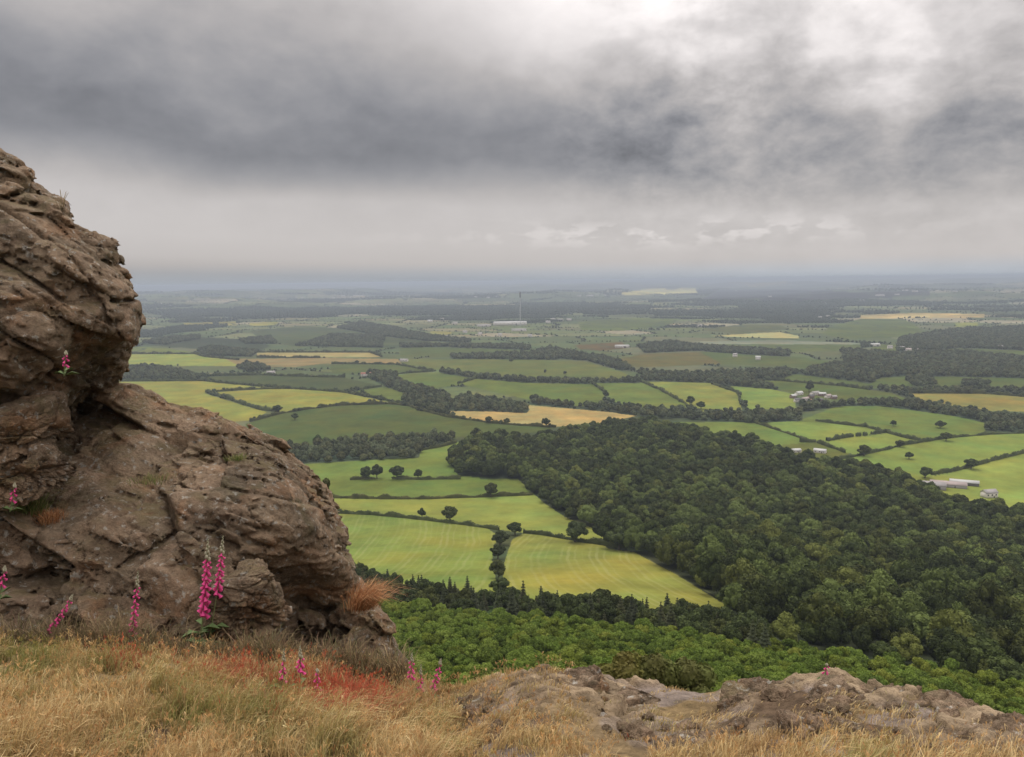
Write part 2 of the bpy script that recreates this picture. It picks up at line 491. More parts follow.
# woods, as the area their trunks stand on
W1 = [(459,476),(518,479),(543,502),(565,517),(602,532),(606,548),(634,552),(677,575),(724,604),(745,628),(752,645),(800,652),(880,666),(1024,695),(1150,728),(1150,530),(1024,518),(979,510),(941,504),(920,490),(879,476),(841,470),(792,460),(767,450),(735,443),(704,438),(690,432),(640,426),(615,426),(565,434),(543,440),(471,441),(462,450),(449,462)]
BELTS = [
 [(285,464),(360,461),(419,458),(421,450),(455,443),(452,437),(420,438),(400,438),(370,441),(340,442),(285,450)],
 [(405,396),(440,400),(470,397),(500,401),(530,409),(527,413),(450,410),(445,414),(420,408),(402,401)],
 [(402,401),(450,410),(447,417),(430,413)],
 [(600,407),(640,412),(700,416),(760,416),(800,413),(800,421),(752,423),(700,420),(660,418),(620,414)],
 [(800,413),(845,406),(880,406),(925,412),(955,416),(985,423),(985,432),(1060,430),(1060,423),(1000,417),(960,411),(925,403),(880,402),(840,404),(800,408)],
 [(530,399),(560,405),(610,408),(650,409),(640,413),(575,408),(530,404)],
 [(773,380),(800,372),(845,362),(904,362),(960,368),(1060,374),(1060,379),(960,377),(905,376),(880,378),(870,384),(858,382),(795,374)],
 [(870,388),(905,391),(940,390),(1060,390),(1060,394),(940,393.5),(905,393.5)],
 [(905,379),(930,378),(935,386),(915,387)],[(960,381),(990,383),(985,388),(965,387)],
 [(896,352),(900,338),(928,334),(950,330),(1060,325),(1060,352),(960,348),(940,350)],
 [(337,328),(360,322),(390,327),(430,336),(470,340),(470,343),(425,341),(380,336)],
 [(296,346),(332,335),(385,336),(382,348)],
 [(239,340),(270,337),(277,344),(245,344)],
 [(196,351),(215,347),(258,352),(252,357),(205,356)],
 [(122,380),(122,368),(150,366),(175,370),(205,378),(200,381)],
 [(237,369),(247,364),(264,366),(272,370),(250,372)],
 [(365,376),(372,372),(396,374),(402,384),(430,390),(449,398),(447,404),(425,402),(412,396),(386,387)],
 [(440,370),(478,376),(530,380),(590,381),(590,384),(530,383),(478,379),(440,373)],
 [(590,381),(640,380),(640,383),(590,383)],
 [(530,353),(550,348),(575,353),(612,359),(640,372),(720,376),(740,378),(775,388),(770,389),(730,386),(712,383),(645,381),(637,371),(619,370),(587,361),(550,358)],
 [(637,346),(670,342),(700,346),(790,352),(790,357),(722,353),(700,351),(645,353)],
 [(400,345),(460,345),(530,346),(530,350),(440,347),(400,348)],
 [(450,356),(540,353),(560,360),(450,359)],
 [(705,373),(735,372),(790,370),(795,374),(775,381),(740,378)],
 [(140,343),(165,338),(200,336),(200,339),(165,345)],
 [(840,350),(900,354),(960,352),(1060,362),(1060,374),(960,368),(904,362),(845,362)],
]
HEDGES = [
 [(332,513),(372,515),(406,518),(450,523),(487,528),(500,530)],
 [(524,533),(560,538),(602,545),(625,550)],
 [(325,498),(380,499),(430,499),(484,497),(532,495)],
 [(350,480),(375,479)],[(392,479),(425,479.5),(460,479)],
 [(419,451),(440,447),(456,443)],
 [(250,422),(282,413.5),(310,409),(339,405.5),(386,404),(407,405.5),(420,410),(447,417),(470,420),(494,423.5),(520,425.5),(556,427.5)],
 [(206,392),(217,391.5),(240,390),(270,389),(299,388.5)],
 [(206,392),(222,397),(245,405),(262,410),(278,412)],
 [(120,381.5),(205,381),(220,383),(280,388),(340,392),(370,397),(404,404)],
 [(350,391),(382,386.5)],
 [(397,374),(434,371.5)],
 [(458,384),(478,378)],
 [(590,382),(606,393)],
 [(641,382),(660,390),(692,408)],
 [(712,384),(738,393),(740,402),(746,405)],
 [(752,422),(780,431),(808,441)],
 [(799,442),(815,442)],
 [(816,421),(838,424),(865,427),(885,432),(905,438),(924,442)],
 [(826,441),(853,436.5)],[(856,436.5),(861,436)],[(863,436),(867,435.5)],[(871,434.5),(890,432)],
 [(838,460),(862,455),(885,450),(905,445),(929,441),(955,437.5),(990,434.5),(1030,433)],
 [(932,475),(955,471),(975,466),(1000,459),(1030,452)],
 [(817,443),(832,448),(845,453)],
 [(257,352.5),(370,352.5),(382,357)],
 [(257,357.5),(320,358)],
 [(332,364),(395,364.5),(432,371)],
 [(120,354),(195,354),(205,357),(239,360)],
 [(770,380),(841,386),(870,390)],
 [(905,393),(979,393.5),(1030,397)],
 [(200,376),(260,375),(310,377),(345,377.5)],
]

HAZE_S = 1.28e-4
HAZE_C = s2l((139, 149, 161))
def dehaze(rgb, d, k=.60):
    T = math.exp(-HAZE_S * d)
    c = (s2l(rgb) - (1 - T) * HAZE_C) / T
    c = np.clip(c * k, .02, .6)
    c[0] = max(c[0], .74 * c[1]); c[2] = max(c[2], .20 * c[1])
    return c

def ground_colour(x, y):
    """base colour, wood flag and hedge flag of the ground at world x, y"""
    n = len(x)
    z = zt(x, y)
    px, py = project(np.stack([x, y, z], -1))
    d = np.hypot(x, y)
    # field pattern of the far plain
    wx = x + 60 * noise2(x, y, 500., 31, 2); wy = y + 60 * noise2(x, y, 500., 32, 2)
    wx = wx + 180 * noise2(x, y, 2500., 33, 1)
    cs = np.where(d < 6500, 210., 430.)
    F1, F2, ID = voronoi2(wx / (cs * 1.25), (wy + .18 * wx) / cs, 41)
    edge = (F2 - F1) * cs * .5
    pal = np.array([[.085,.115,.045],[.10,.135,.05],[.12,.15,.055],[.075,.10,.04],[.16,.18,.08],[.20,.19,.10],[.10,.12,.05],[.09,.12,.05],[.28,.26,.17],[.13,.14,.07]])
    ki = np.clip((ID * 10).astype(int), 0, 9); ki = np.where((d < 2800) & ((ki == 4) | (ki == 5) | (ki == 8)), 0, ki)
    col = pal[ki] * .85
    forest = noise2(x, y, 1900., 51, 3)
    band = smooth(py, 296, 302) * (1 - smooth(py, 317, 324))
    pw = .24 + 1.1 * forest + .25 * band - .1 * smooth(d, 8000, 14000)
    wood = (hf((ID * 1e6).astype(np.int64), np.zeros(n, np.int64), np.zeros(n, np.int64), 3) < pw) | (band * .5 + forest * 1.5 > .75)
    hedge = edge < np.where(d < 3500, 5, np.minimum(d / 700, 18))
    darkc = np.array([.046, .062, .032])
    col = np.where((wood | hedge)[:, None], darkc, col)
    near = d < 1150
    col[near] = [.05, .065, .028]
    wood &= ~near; hedge &= ~near
    mow = np.zeros(n); infield = np.zeros(n, bool)
    for nm, rgb, poly in FIELDS:
        k = pip(px, py, poly) & (d > 200)
        if not k.any(): continue
        dm = d[k].mean()
        col[k] = dehaze(rgb, min(dm, 9000)); infield |= k
        if dm > 2300:   # the far fields are several fields each
            tone = .80 + .42 * ((ID[k] * 7.31) % 1.0)
            col[k] = col[k] * tone[:, None]
            if nm not in ('F34', 'F32', 'F43', 'F30'):
                kk = k & (edge < np.minimum(d / 650, 9)); col[kk] = darkc
        wood[k] = False; hedge[k] = False
        if nm == 'F1': mow[k] = 1
        if nm == 'F2': mow[k] = 2
        if nm == 'F3': mow[k] = 3
    hb = np.zeros(n, bool)
    for b in BELTS:
        hb |= pip(px, py, b)
    k = hb & (d > 700)
    col[k] = darkc
    k1 = pip(px, py, W1) & (d > 80)
    col[k1] = [.03, .04, .02]
    k2 = (d < 320) & ~k1 & ~infield
    col[k2] = [.045, .07, .02]
    return col, wood, hedge, infield, hb, k1, px, py, d, mow

def build_ground():
    az = np.concatenate([np.linspace(-180, -46, 40)[:-1], np.linspace(-46, -37, 40)[:-1], np.linspace(-37, 37, 1150), np.linspace(37, 46, 40)[1:], np.linspace(46, 180, 40)[1:]])
    # rows about one per pixel row of depth
    t = np.concatenate([np.linspace(math.atan(.75), math.atan(200 / 1500.), 520), ])
    rows = np.concatenate([np.geomspace(9, 110, 26)[:-1], np.geomspace(110, 1100, 330)[:-1], 200 / np.linspace(200 / 1100., 200 / 12000., 330)[:-1], np.geomspace(12000, 60000, 60)])
    A, D = np.meshgrid(np.radians(az), rows)
    X = (np.sin(A) * D).ravel(); Y = (np.cos(A) * D).ravel()
    Z = zt(X, Y)
    col, wood, hedge, inf, hb, k1, px, py, d, mow = ground_colour(X, Y)
    # soften the outline of mapped patches a little and vary the tone inside each field
    v = 1 + .22 * noise2(X, Y, 45., 61, 3) + .14 * noise2(X, Y, 11., 62, 2) * (d < 1500)
    v = v * (1 + .55 * noise2(X, Y, 330., 64, 3) * smooth(d, 2500, 5000))
    warm = noise2(X, Y, 70., 63, 2) + .8 * noise2(X, Y, 28., 66, 2) + .25
    col = col * v[:, None]
    col[:, 0] *= 1 + .18 * warm; col[:, 2] *= 1 - .1 * warm
    # mowing lines: a coordinate across the swaths, in metres
    sw = np.zeros(len(X))
    k = mow == 1; sw[k] = X[k] + .06 * Y[k] + .00045 * (Y[k] - 520) ** 2
    k = mow == 2; sw[k] = X[k] - .28 * (Y[k] - 420) - .0011 * (Y[k] - 520) ** 2
    k = mow == 3; sw[k] = X[k] * .35 + Y[k] * .9
    amt = np.where((mow == 1) | (mow == 2), 1.0, np.where(mow == 3, .5, 0))
    me = mesh_from('ground', np.stack([X, Y, Z], -1), grid_faces(len(rows), len(az))[:, ::-1], True, {'col': col, 'swath': sw, 'mown': amt})
    m, nt, b = new_mat('ground_fields', .9, .05)
    c = nt.n('ShaderNodeAttribute', attribute_name='col').outputs['Color']
    s = nt.n('ShaderNodeAttribute', attribute_name='swath').outputs['Fac']
    a = nt.n('ShaderNodeAttribute', attribute_name='mown').outputs['Fac']
    pos = nt.n('ShaderNodeTexCoord').outputs['Object']
    n1 = nt.noise(pos, .02, 5, .6); n2 = nt.noise(pos, .25, 4, .6)
    wob = nt.m('MULTIPLY_ADD', nt.noise(pos, .03, 2), 5.0, s)
    line = nt.m('SINE', nt.m('MULTIPLY', wob, 2 * pi / 4.2))
    line2 = nt.m('SINE', nt.m('MULTIPLY', wob, 2 * pi / 17.))
    l = nt.sstep(nt.m('ADD', line, nt.m('MULTIPLY', line2, .45)), .1, 1.2)
    l = nt.m('MULTIPLY', nt.m('MULTIPLY', l, a), nt.sstep(nt.noise(nt.vec(nt.m('MULTIPLY', s, .05), nt.m('MULTIPLY', s, .013), n1), 2.0, 3), .3, .6, .35, 1))
    l = nt.m('MULTIPLY', l, nt.sstep(n1, .3, .6, .1, .6))
    v = nt.m('ADD', nt.m('MULTIPLY_ADD', n1, .5, .52), nt.m('MULTIPLY_ADD', n2, .4, .0))
    cc = nt.mix(1.0, c, nt.vec(v, v, v), 'MULTIPLY')
    cc = nt.mix(nt.m('MULTIPLY', l, .42), cc, (.34, .33, .15))
    nt.put(b.inputs['Base Color'], cc)
    o = link('ground', me, m); tag(o, kind='structure')
    return o

# ------------------------------------------------------------------ trees
def crown_mesh(name, seed, R, z0, z1, nl=16, nsh=1400, shard=.5, jit=.7, lobe=(.30, .48), sub=1, elong=1.0, core=.93):
    r = np.random.default_rng(seed)
    cz, hz = (z0 + z1) / 2, (z1 - z0) / 2
    C, S = [], []
    for i in range(nl):
        ph = r.uniform(0, 2 * pi) if i else 0
        ct = r.uniform(-.55, 1.0) if i else 1
        st = math.sqrt(max(0, 1 - ct * ct))
        lr = r.uniform(*lobe) * R
        k = r.uniform(.85, 1.05)
        C.append([(R - lr) * st * cos(ph) * k, (R - lr) * st * sin(ph) * k * elong, cz + (hz - lr * .8) * ct * k]); S.append(lr)
    C.append([r.uniform(-.1, .1) * R, r.uniform(-.1, .1) * R, cz - hz * .1]); S.append(R * .5)
    C = np.array(C); S = np.array(S)
    mb = MB()
    iv, ifc = ICO[sub]
    for c, s in zip(C, S):
        v = iv * s * core * (1 + .28 * perlin(iv * 2.2 + c, seed)[:, None]); v[:, 2] *= min(1, hz / R * 1.1)
        mb.add(v + c, ifc)
    if nsh:
        w = S ** 2; w /= w.sum()
        k = r.choice(len(S), nsh * 2, p=w)
        nrm = r.normal(size=(nsh * 2, 3)); nrm[:, 2] = nrm[:, 2] * .9 + .25
        nrm /= np.linalg.norm(nrm, axis=1)[:, None]
        sq = np.array([1, 1, min(1, hz / R * 1.1)])
        P = C[k] + nrm * S[k][:, None] * r.uniform(.90, 1.16, (nsh * 2, 1)) * sq
        ok = np.ones(len(P), bool)
        for c, s in zip(C, S):
            ok &= (((P - c) / sq) ** 2).sum(1) > (s * .8) ** 2
        P = P[ok][:nsh]; nrm = nrm[ok][:nsh]
        nn = nrm + r.normal(size=nrm.shape) * jit * .6; nn /= np.linalg.norm(nn, axis=1)[:, None]
        a = np.cross(nn, r.normal(size=nn.shape)); a /= np.linalg.norm(a, axis=1)[:, None]
        bb = np.cross(nn, a)
        s = shard * r.uniform(.6, 1.3, (len(P), 1))
        q = np.stack([P - a * s, P + bb * s * .7 - nn * s * .25, P + a * s * 1.0, P - bb * s * .7 + nn * s * .2], 1).reshape(-1, 3)
        mb.add(q, np.arange(len(q)).reshape(-1, 4))
    return mb.mesh(name)

def conifer_mesh(name, seed, Hh, R):
    r = np.random.default_rng(seed); mb = MB()
    tiers = 11
    for t in range(tiers):
        f = t / (tiers - 1); z = Hh * (.12 + .86 * f); rr = R * (1 - f) ** .8 * r.uniform(.8, 1.1) + .12
        nb = int(14 - 6 * f)
        for k in range(nb):
            w = 2 * pi * (k + r.uniform(-.3, .3)) / nb; L = rr * r.uniform(.75, 1.15)
            dv = np.array([cos(w), sin(w), -.25]); sd = np.array([-sin(w), cos(w), 0])
            wd = L * .34 + .1
            p0 = np.array([0, 0, z]); p1 = p0 + dv * L * .55; p2 = p0 + dv * L
            mb.add([p0 - sd * .1 + [0, 0, .3], p1 - sd * wd + [0, 0, -.1], p2, p1 + sd * wd + [0, 0, -.1], p1 + [0, 0, .35]], np.array([[0, 1, 4], [1, 2, 4], [2, 3, 4], [3, 0, 4]]))
            for _ in range(2):
                q = p0 + dv * L * r.uniform(.4, 1) + sd * wd * r.uniform(-.8, .8)
                mb.add([q, q + [r.uniform(-.5, .5), r.uniform(-.5, .5), r.uniform(-.1, .5)], q + [r.uniform(-.5, .5), r.uniform(-.5, .5), r.uniform(-.6, .1)]], np.array([[0, 1, 2]]))
    v, f = tube([[0, 0, 0], [0, 0, Hh * .7]], [R * .5, .1], 7)
    mb.add(v, f)
    v, f = tube([[0, 0, Hh * .8], [0, 0, Hh * 1.03]], [.25, .03], 4); mb.add(v, f)
    return mb.mesh(name)

def trunk_mesh(name, hh, r0, seed, branches=5, spread=3.):
    r = np.random.default_rng(seed); mb = MB()
    v, f = tube([[0, 0, -.6], [0, 0, .4], [r.uniform(-.2, .2), 0, hh * .5], [r.uniform(-.4, .4), r.uniform(-.3, .3), hh]], [r0 * 1.4, r0, r0 * .75, r0 * .4], 8); mb.add(v, f)
    for k in range(branches):
        w = 2 * pi * k / branches + r.uniform(-.4, .4); z = hh * r.uniform(.4, .75)
        e = np.array([cos(w) * spread, sin(w) * spread, z + spread * r.uniform(.6, 1.1)])
        v, f = tube([[0, 0, z], [e[0] * .45, e[1] * .45, z + (e[2] - z) * .35], e], [r0 * .45, r0 * .3, r0 * .1], 6); mb.add(v, f)
    return mb.mesh(name, True)

T = {}
T['wood'] = [crown_mesh('wood_crown', 100 + i, 7.0, 1.5, 13.0 + i % 3, 19, 2300, .50, jit=.8, lobe=(.20, .40)) for i in range(6)]
T['oak'] = [crown_mesh('oak_crown', 200 + i, 6.8, 1.6, 13.0, 15, 2400, .46, jit=.9, lobe=(.20, .36)) for i in range(4)]
T['belt'] = [crown_mesh('belt_crown', 300 + i, 5.6, .3, 10.5, 12, 420, .75) for i in range(4)]
T['far'] = [crown_mesh('far_crown', 400 + i, 6.0, 0, 9.5, 7, 60, 1.2, lobe=(.4, .55)) for i in range(3)]
T['bright'] = [crown_mesh('bright_crown', 500 + i, 2.9, .2, 5.2 + .6 * (i % 3), 24, 3200, .19, jit=1.0, lobe=(.14, .32)) for i in range(6)]
T['conifer'] = [conifer_mesh('conifer_crown', 600 + i, 11.0, 3.1) for i in range(4)]
for k in T:
    for me in T[k]: me.materials.append(M[k])

def jgrid(x0, x1, y0, y1, s, seed, jit=.42):
    r = np.random.default_rng(seed)
    X, Y = np.meshgrid(np.arange(x0, x1, s), np.arange(y0, y1, s))
    X = X + (np.arange(X.shape[0]) % 2)[:, None] * s * .5
    X = X.ravel() + r.uniform(-jit, jit, X.size) * s; Y = Y.ravel() + r.uniform(-jit, jit, Y.size) * s
    k = np.abs(X) < Y * 1.0 + 20
    return X[k], Y[k]

def put_tree(name, me, x, y, sc, rz, sz=1.0, dz=0.):
    o = bpy.data.objects.new(name, me); COL.objects.link(o)
    o.location = (x, y, float(zt(np.array([x]), np.array([y]))[0]) - dz)
    o.rotation_euler = (0, 0, rz); o.scale = (sc, sc, sc * sz)
    return o

def scatter_stuff(name, X, Y, S, variants, seed, label, sink=.3):
    """one object: points carrying instances of the same kind of tree that stands around them"""
    r = np.random.default_rng(seed)
    Z = zt(X, Y) - sink
    me = bpy.data.meshes.new(name); me.vertices.add(len(X))
    me.vertices.foreach_set('co', np.stack([X, Y, Z], -1).astype(np.float32).ravel())
    for k, v in (('sc', S), ('rot', r.uniform(0, 2 * pi, len(X)))):
        a = me.attributes.new(k, 'FLOAT', 'POINT'); a.data.foreach_set('value', np.asarray(v, np.float32))
    o = bpy.data.objects.new(name, me); COL.objects.link(o)
    ng = bpy.data.node_groups.new(name + '_nodes', 'GeometryNodeTree')
    ng.interface.new_socket('Geometry', in_out='INPUT', socket_type='NodeSocketGeometry')
    ng.interface.new_socket('Geometry', in_out='OUTPUT', socket_type='NodeSocketGeometry')
    N, L = ng.nodes, ng.links
    gi, go = N.new('NodeGroupInput'), N.new('NodeGroupOutput')
    iop = N.new('GeometryNodeInstanceOnPoints'); gti = N.new('GeometryNodeGeometryToInstance')
    for v in variants:
        oi = N.new('GeometryNodeObjectInfo'); oi.transform_space = 'ORIGINAL'; oi.inputs['Object'].default_value = v
        L.new(oi.outputs['Geometry'], gti.inputs[0])
    L.new(gi.outputs[0], iop.inputs['Points']); L.new(gti.outputs[0], iop.inputs['Instance'])
    iop.inputs['Pick Instance'].default_value = True
    rv = N.new('FunctionNodeRandomValue'); rv.data_type = 'INT'
    rv.inputs[4].default_value = 0; rv.inputs[5].default_value = len(variants) - 1
    L.new(rv.outputs[2], iop.inputs['Instance Index'])
    na = N.new('GeometryNodeInputNamedAttribute'); na.data_type = 'FLOAT'; na.inputs[0].default_value = 'sc'
    nb = N.new('GeometryNodeInputNamedAttribute'); nb.data_type = 'FLOAT'; nb.inputs[0].default_value = 'rot'
    cx = N.new('ShaderNodeCombineXYZ'); L.new(nb.outputs[0], cx.inputs[2])
    L.new(cx.outputs[0], iop.inputs['Rotation']); L.new(na.outputs[0], iop.inputs['Scale'])
    L.new(iop.outputs[0], go.inputs[0])
    md = o.modifiers.new('scatter', 'NODES'); md.node_group = ng
    tag(o, label, 'trees', kind='stuff')
    return o

def nearest_first(X, Y, n):
    px, py = project(np.stack([X, Y, zt(X, Y) + 6], -1))
    d = np.hypot(X, Y)
    vis = (px > -8) & (px < 1032) & (py < 745)
    return np.argsort(d + 1e5 * ~vis)

def build_woods():
    # the big wood
    X, Y = jgrid(-150, 1500, 90, 1500, 10.6, 1)
    px, py = project(np.stack([X, Y, zt(X, Y)], -1))
    k = pip(px, py, W1)
    X, Y = X[k], Y[k]
    o = nearest_first(X, Y, 300); X, Y = X[o], Y[o]
    r = np.random.default_rng(5)
    S = r.uniform(.68, 1.25, len(X)) * (1 - .38 * smooth(-np.hypot(X, Y), -330, -180))
    objs = []
    for i in range(min(300, len(X))):
        ob = put_tree('broadleaf_tree', T['wood'][i % 6], X[i], Y[i], S[i], r.uniform(0, 6.28), r.uniform(.8, 1.35), .8)
        tag(ob, 'round dark green broadleaf tree packed among others in the near part of the big wood', 'tree', 'broadleaf trees in the near part of the big wood')
        objs.append(ob)
    scatter_stuff('broadleaf_wood', X[300:], Y[300:], S[300:], objs[:6], 6, 'farther trees of the big dark green broadleaf wood', .8)
    # bright young trees on the hillside below
    X, Y = jgrid(-60, 330, 60, 330, 3.9, 2)
    px, py = project(np.stack([X, Y, zt(X, Y)], -1))
    k = pip(px, py, [(330,600),(400,614),(512,626),(600,634),(700,648),(768,656),(880,672),(1024,700),(1100,722),(1100,790),(330,775)]) 
    X, Y = X[k], Y[k]
    o = nearest_first(X, Y, 300)
    # keep those that show above the foreground slope first
    px, py = project(np.stack([X, Y, zt(X, Y) + 5], -1))
    crest = np.interp(px, CREST[:, 0], CREST[:, 1])
    hid = (py > crest + 4) | (px < 372) | (px > 1032)
    d = np.hypot(X, Y); o = np.argsort(d + 1e5 * hid); X, Y = X[o], Y[o]
    S = r.uniform(.6, 1.15, len(X)); objs = []
    for i in range(min(300, len(X))):
        ob = put_tree('young_tree', T['bright'][i % 6], X[i], Y[i], S[i], r.uniform(0, 6.28), r.uniform(.85, 1.1), .3)
        tag(ob, 'bushy bright green young tree in the thicket just below the rocky edge', 'young tree', 'bright young trees on the hillside')
        objs.append(ob)
    if len(X) > 300:
        scatter_stuff('young_tree_thicket', X[300:], Y[300:], S[300:], objs[:6], 8, 'farther bright green young trees covering the hillside', .3)
    # conifers at the foot of the thicket
    X, Y = jgrid(-120, 260, 150, 420, 5.0, 3)
    px, py = project(np.stack([X, Y, zt(X, Y)], -1))
    k = pip(px, py, [(352,590),(370,600),(400,610),(512,624),(600,632),(700,646),(765,660),(768,650),(740,632),(700,624),(640,616),(560,612),(500,606),(440,597),(400,590),(360,578)])
    X, Y = X[k], Y[k]
    o = nearest_first(X, Y, 300); X, Y = X[o][:300], Y[o][:300]
    for i in range(len(X)):
        if r.random() < .42:
            ob = put_tree('broadleaf_tree', T['oak'][i % 4], X[i], Y[i], r.uniform(.38, .72), r.uniform(0, 6.28), r.uniform(.9, 1.25), .2)
            tag(ob, 'dark rounded tree mixed among the conifers at the foot of the hill', 'tree', 'rounded trees mixed among the conifers')
            continue
        ob = put_tree('conifer', T['conifer'][i % 4], X[i], Y[i], r.uniform(.45, .95), r.uniform(0, 6.28), r.uniform(.85, 1.15), .2)
        tag(ob, 'narrow dark conifer in the strip between the mown fields and the bright thicket', 'conifer', 'conifers along the foot of the hill')
    print('conifers', len(X))
    # belts between the fields
    X, Y = jgrid(-3600, 4200, 700, 5200, 11.5, 4)
    px, py = project(np.stack([X, Y, zt(X, Y)], -1))
    k = np.zeros(len(X), bool)
    for b in BELTS: k |= pip(px, py, b)
    # rows along every traced hedge of the middle distance
    hx, hy = [], []
    for h in HEDGES:
        P = unproject([p[0] for p in h], [p[1] for p in h])
        if P[:, 1].mean() < 1050: continue
        for a, b in zip(P[:-1], P[1:]):
            L = np.linalg.norm(b - a)
            for _ in range(int(L / 22)):
                t = r.uniform(); q = a + (b - a) * t
                hx.append(q[0] + r.normal() * 2); hy.append(q[1] + r.normal() * 2)
    X = np.concatenate([X[k], hx]); Y = np.concatenate([Y[k], hy])
    small = np.concatenate([np.ones(k.sum()), np.full(len(hx), .55)])
    o = nearest_first(X, Y, 300); X, Y, small = X[o], Y[o], small[o]
    S = r.uniform(.7, 1.15, len(X)) * small; objs = []
    for i in range(300):
        ob = put_tree('field_edge_tree', T['belt'][i % 4], X[i], Y[i], S[i], r.uniform(0, 6.28), r.uniform(.85, 1.15), .5)
        tag(ob, 'green tree crowded in one of the nearer tree belts between the fields', 'tree', 'trees in the nearer belts between the fields')
        objs.append(ob)
    scatter_stuff('tree_belts', X[300:], Y[300:], S[300:], objs[:4], 9, 'tree belts and copses between the farther fields', .5)
    print('belts', len(X))
    # far woods and hedges of the plain
    XX, YY, SS = [], [], []
    for (d0, d1, s, sc) in ((1050, 2600, 12, .8), (2600, 4500, 15, .95), (4500, 8500, 26, 1.5), (8500, 14000, 55, 2.2)):
        X, Y = jgrid(-d1 * .75, d1 * .75, d0 * .75, d1, s, int(d0))
        d = np.hypot(X, Y); k = (d >= d0) & (d < d1) & (np.abs(X) < Y * .75); X, Y = X[k], Y[k]
        col, wood, hedge, inf, hb, k1, px, py, d, mow = ground_colour(X, Y)
        k = (wood | hedge) & ~inf & ~hb & ~k1
        XX.append(X[k]); YY.append(Y[k]); SS.append(r.uniform(.6, 1.15, k.sum()) * sc * np.where(wood[k], 1, .62))
    X, Y, S = np.concatenate(XX), np.concatenate(YY), np.concatenate(SS)
    print('far trees', len(X))
    src = []
    for i, (fx, fy) in enumerate(((511, 362), (545, 373), (565, 374.5))):
        q = unproject(fx, fy)[0]
        ob = put_tree('lone_tree', T['far'][i], q[0], q[1], (1.0, .75, .75)[i], i, 1.1)
        tag(ob, ('dark lone tree in the long pale green field below the mast, leftmost of the three', 'small dark lone tree in the long pale green field, middle one of the three', 'small dark lone tree in the long pale green field, rightmost of the three')[i], 'tree', 'lone trees in the long pale field')
        src.append(ob)
    scatter_stuff('far_woods_and_hedgerows', X, Y, S, src, 10, 'distant dark woods and hedgerow trees across the hazy plain', .5)

FIELD_TREES = [ # px, base py, crown width px, thin, label
 (367, 479, 15, .9, 'dark round oak, left one of the touching pair on the hedge below the long copse'),
 (377, 478.5, 13, 1.15, 'taller oak, right one of the touching pair on the hedge below the long copse'),
 (397, 479, 17, .85, 'broad dark oak between the touching pair and a small pale tree on the same hedge'),
 (418, 478.5, 9, 1.1, 'small pale leaning tree at the end of the row of three bigger trees'),
 (491, 497, 16, .95, 'single dark oak on the thin hedge beside the tip of the wood'),
 (422, 518, 9, 1.2, 'small thin sapling beside a bigger tree on the hedge above the striped field'),
 (450, 522, 18, .95, 'round oak with open crown on the hedge above the striped field'),
 (575, 542, 27, .82, 'large round dark oak standing on the hedge near the wood edge'),
 (515, 535, 17, .8, 'dark oak at the top of the line of trees dividing the two mown fields'),
 (500, 545, 20, .75, 'dark oak second from top in the line dividing the two mown fields'),
 (498, 559, 18, .85, 'dark oak third from top in the line dividing the two mown fields'),
 (499, 578, 20, .95, 'dark oak fourth from top in the line dividing the two mown fields'),
 (500, 594, 22, .8, 'lowest dark oak in the line dividing the two mown fields, beside the conifers'),
 (619, 550, 26, .95, 'large oak at the corner of the wood where the hedge meets it'),
 (596, 622, 36, .85, 'big rounded tree rising above the conifers below the right mown field'),
 (318, 446, 10, 1.2, 'dark tree standing taller than the long copse under the big green field'),
 (489, 423, 9, .8, 'larger round tree on the hedge below the tan field, left of two'),
 (507, 424, 8, .8, 'smaller round tree on the hedge below the tan field'),
 (546, 427, 10, 1.0, 'dark round tree at the right end of the hedge below the tan field'),
 (690, 405, 10, .95, 'tree on the diagonal hedge at the foot of the pale yellow field'),
 (701, 409, 10, .8, 'low bushy tree below the diagonal hedge of the pale yellow field'),
 (606, 398, 7, 1.2, 'tree on the short hedge between two green fields'),
 (745, 405, 6, .9, 'bush at the bottom of the curved hedge beside the village field'),
 (809, 392, 9, 1.2, 'tall dark tree standing just above the village'),
 (893, 426, 7, .8, 'lone dark tree in the upper pasture, left of two'),
 (940, 428, 10, .7, 'spreading lone tree in the upper pasture, right of two'),
 (946, 441, 11, .75, 'pale bushy tree on the long hedge under the upper pasture'),
 (864, 456, 13, .85, 'round dark tree on the long hedge beside the two white-roofed sheds'),
 (900, 447, 9, .75, 'round bush on the long hedge above the wide pasture'),
 (909, 459, 8, .85, 'dark lone tree standing in the wide pasture below the hedge'),
 (971, 469, 13, .75, 'round tree on the hedge between the wide pasture and the yellow field'),
 (925, 478, 14, .75, 'bushy tree at the end of the hedge behind the grey barns'),
 (278, 412, 12, .6, 'low rounded clump at the end of the thick hedge between the pale fields'),
 (295, 408+12, 8, .9, 'small bush at the corner of the big green field beside the rock'),
 (357, 364, 5, .8, 'small dark tree between the two long pale strips'),
]

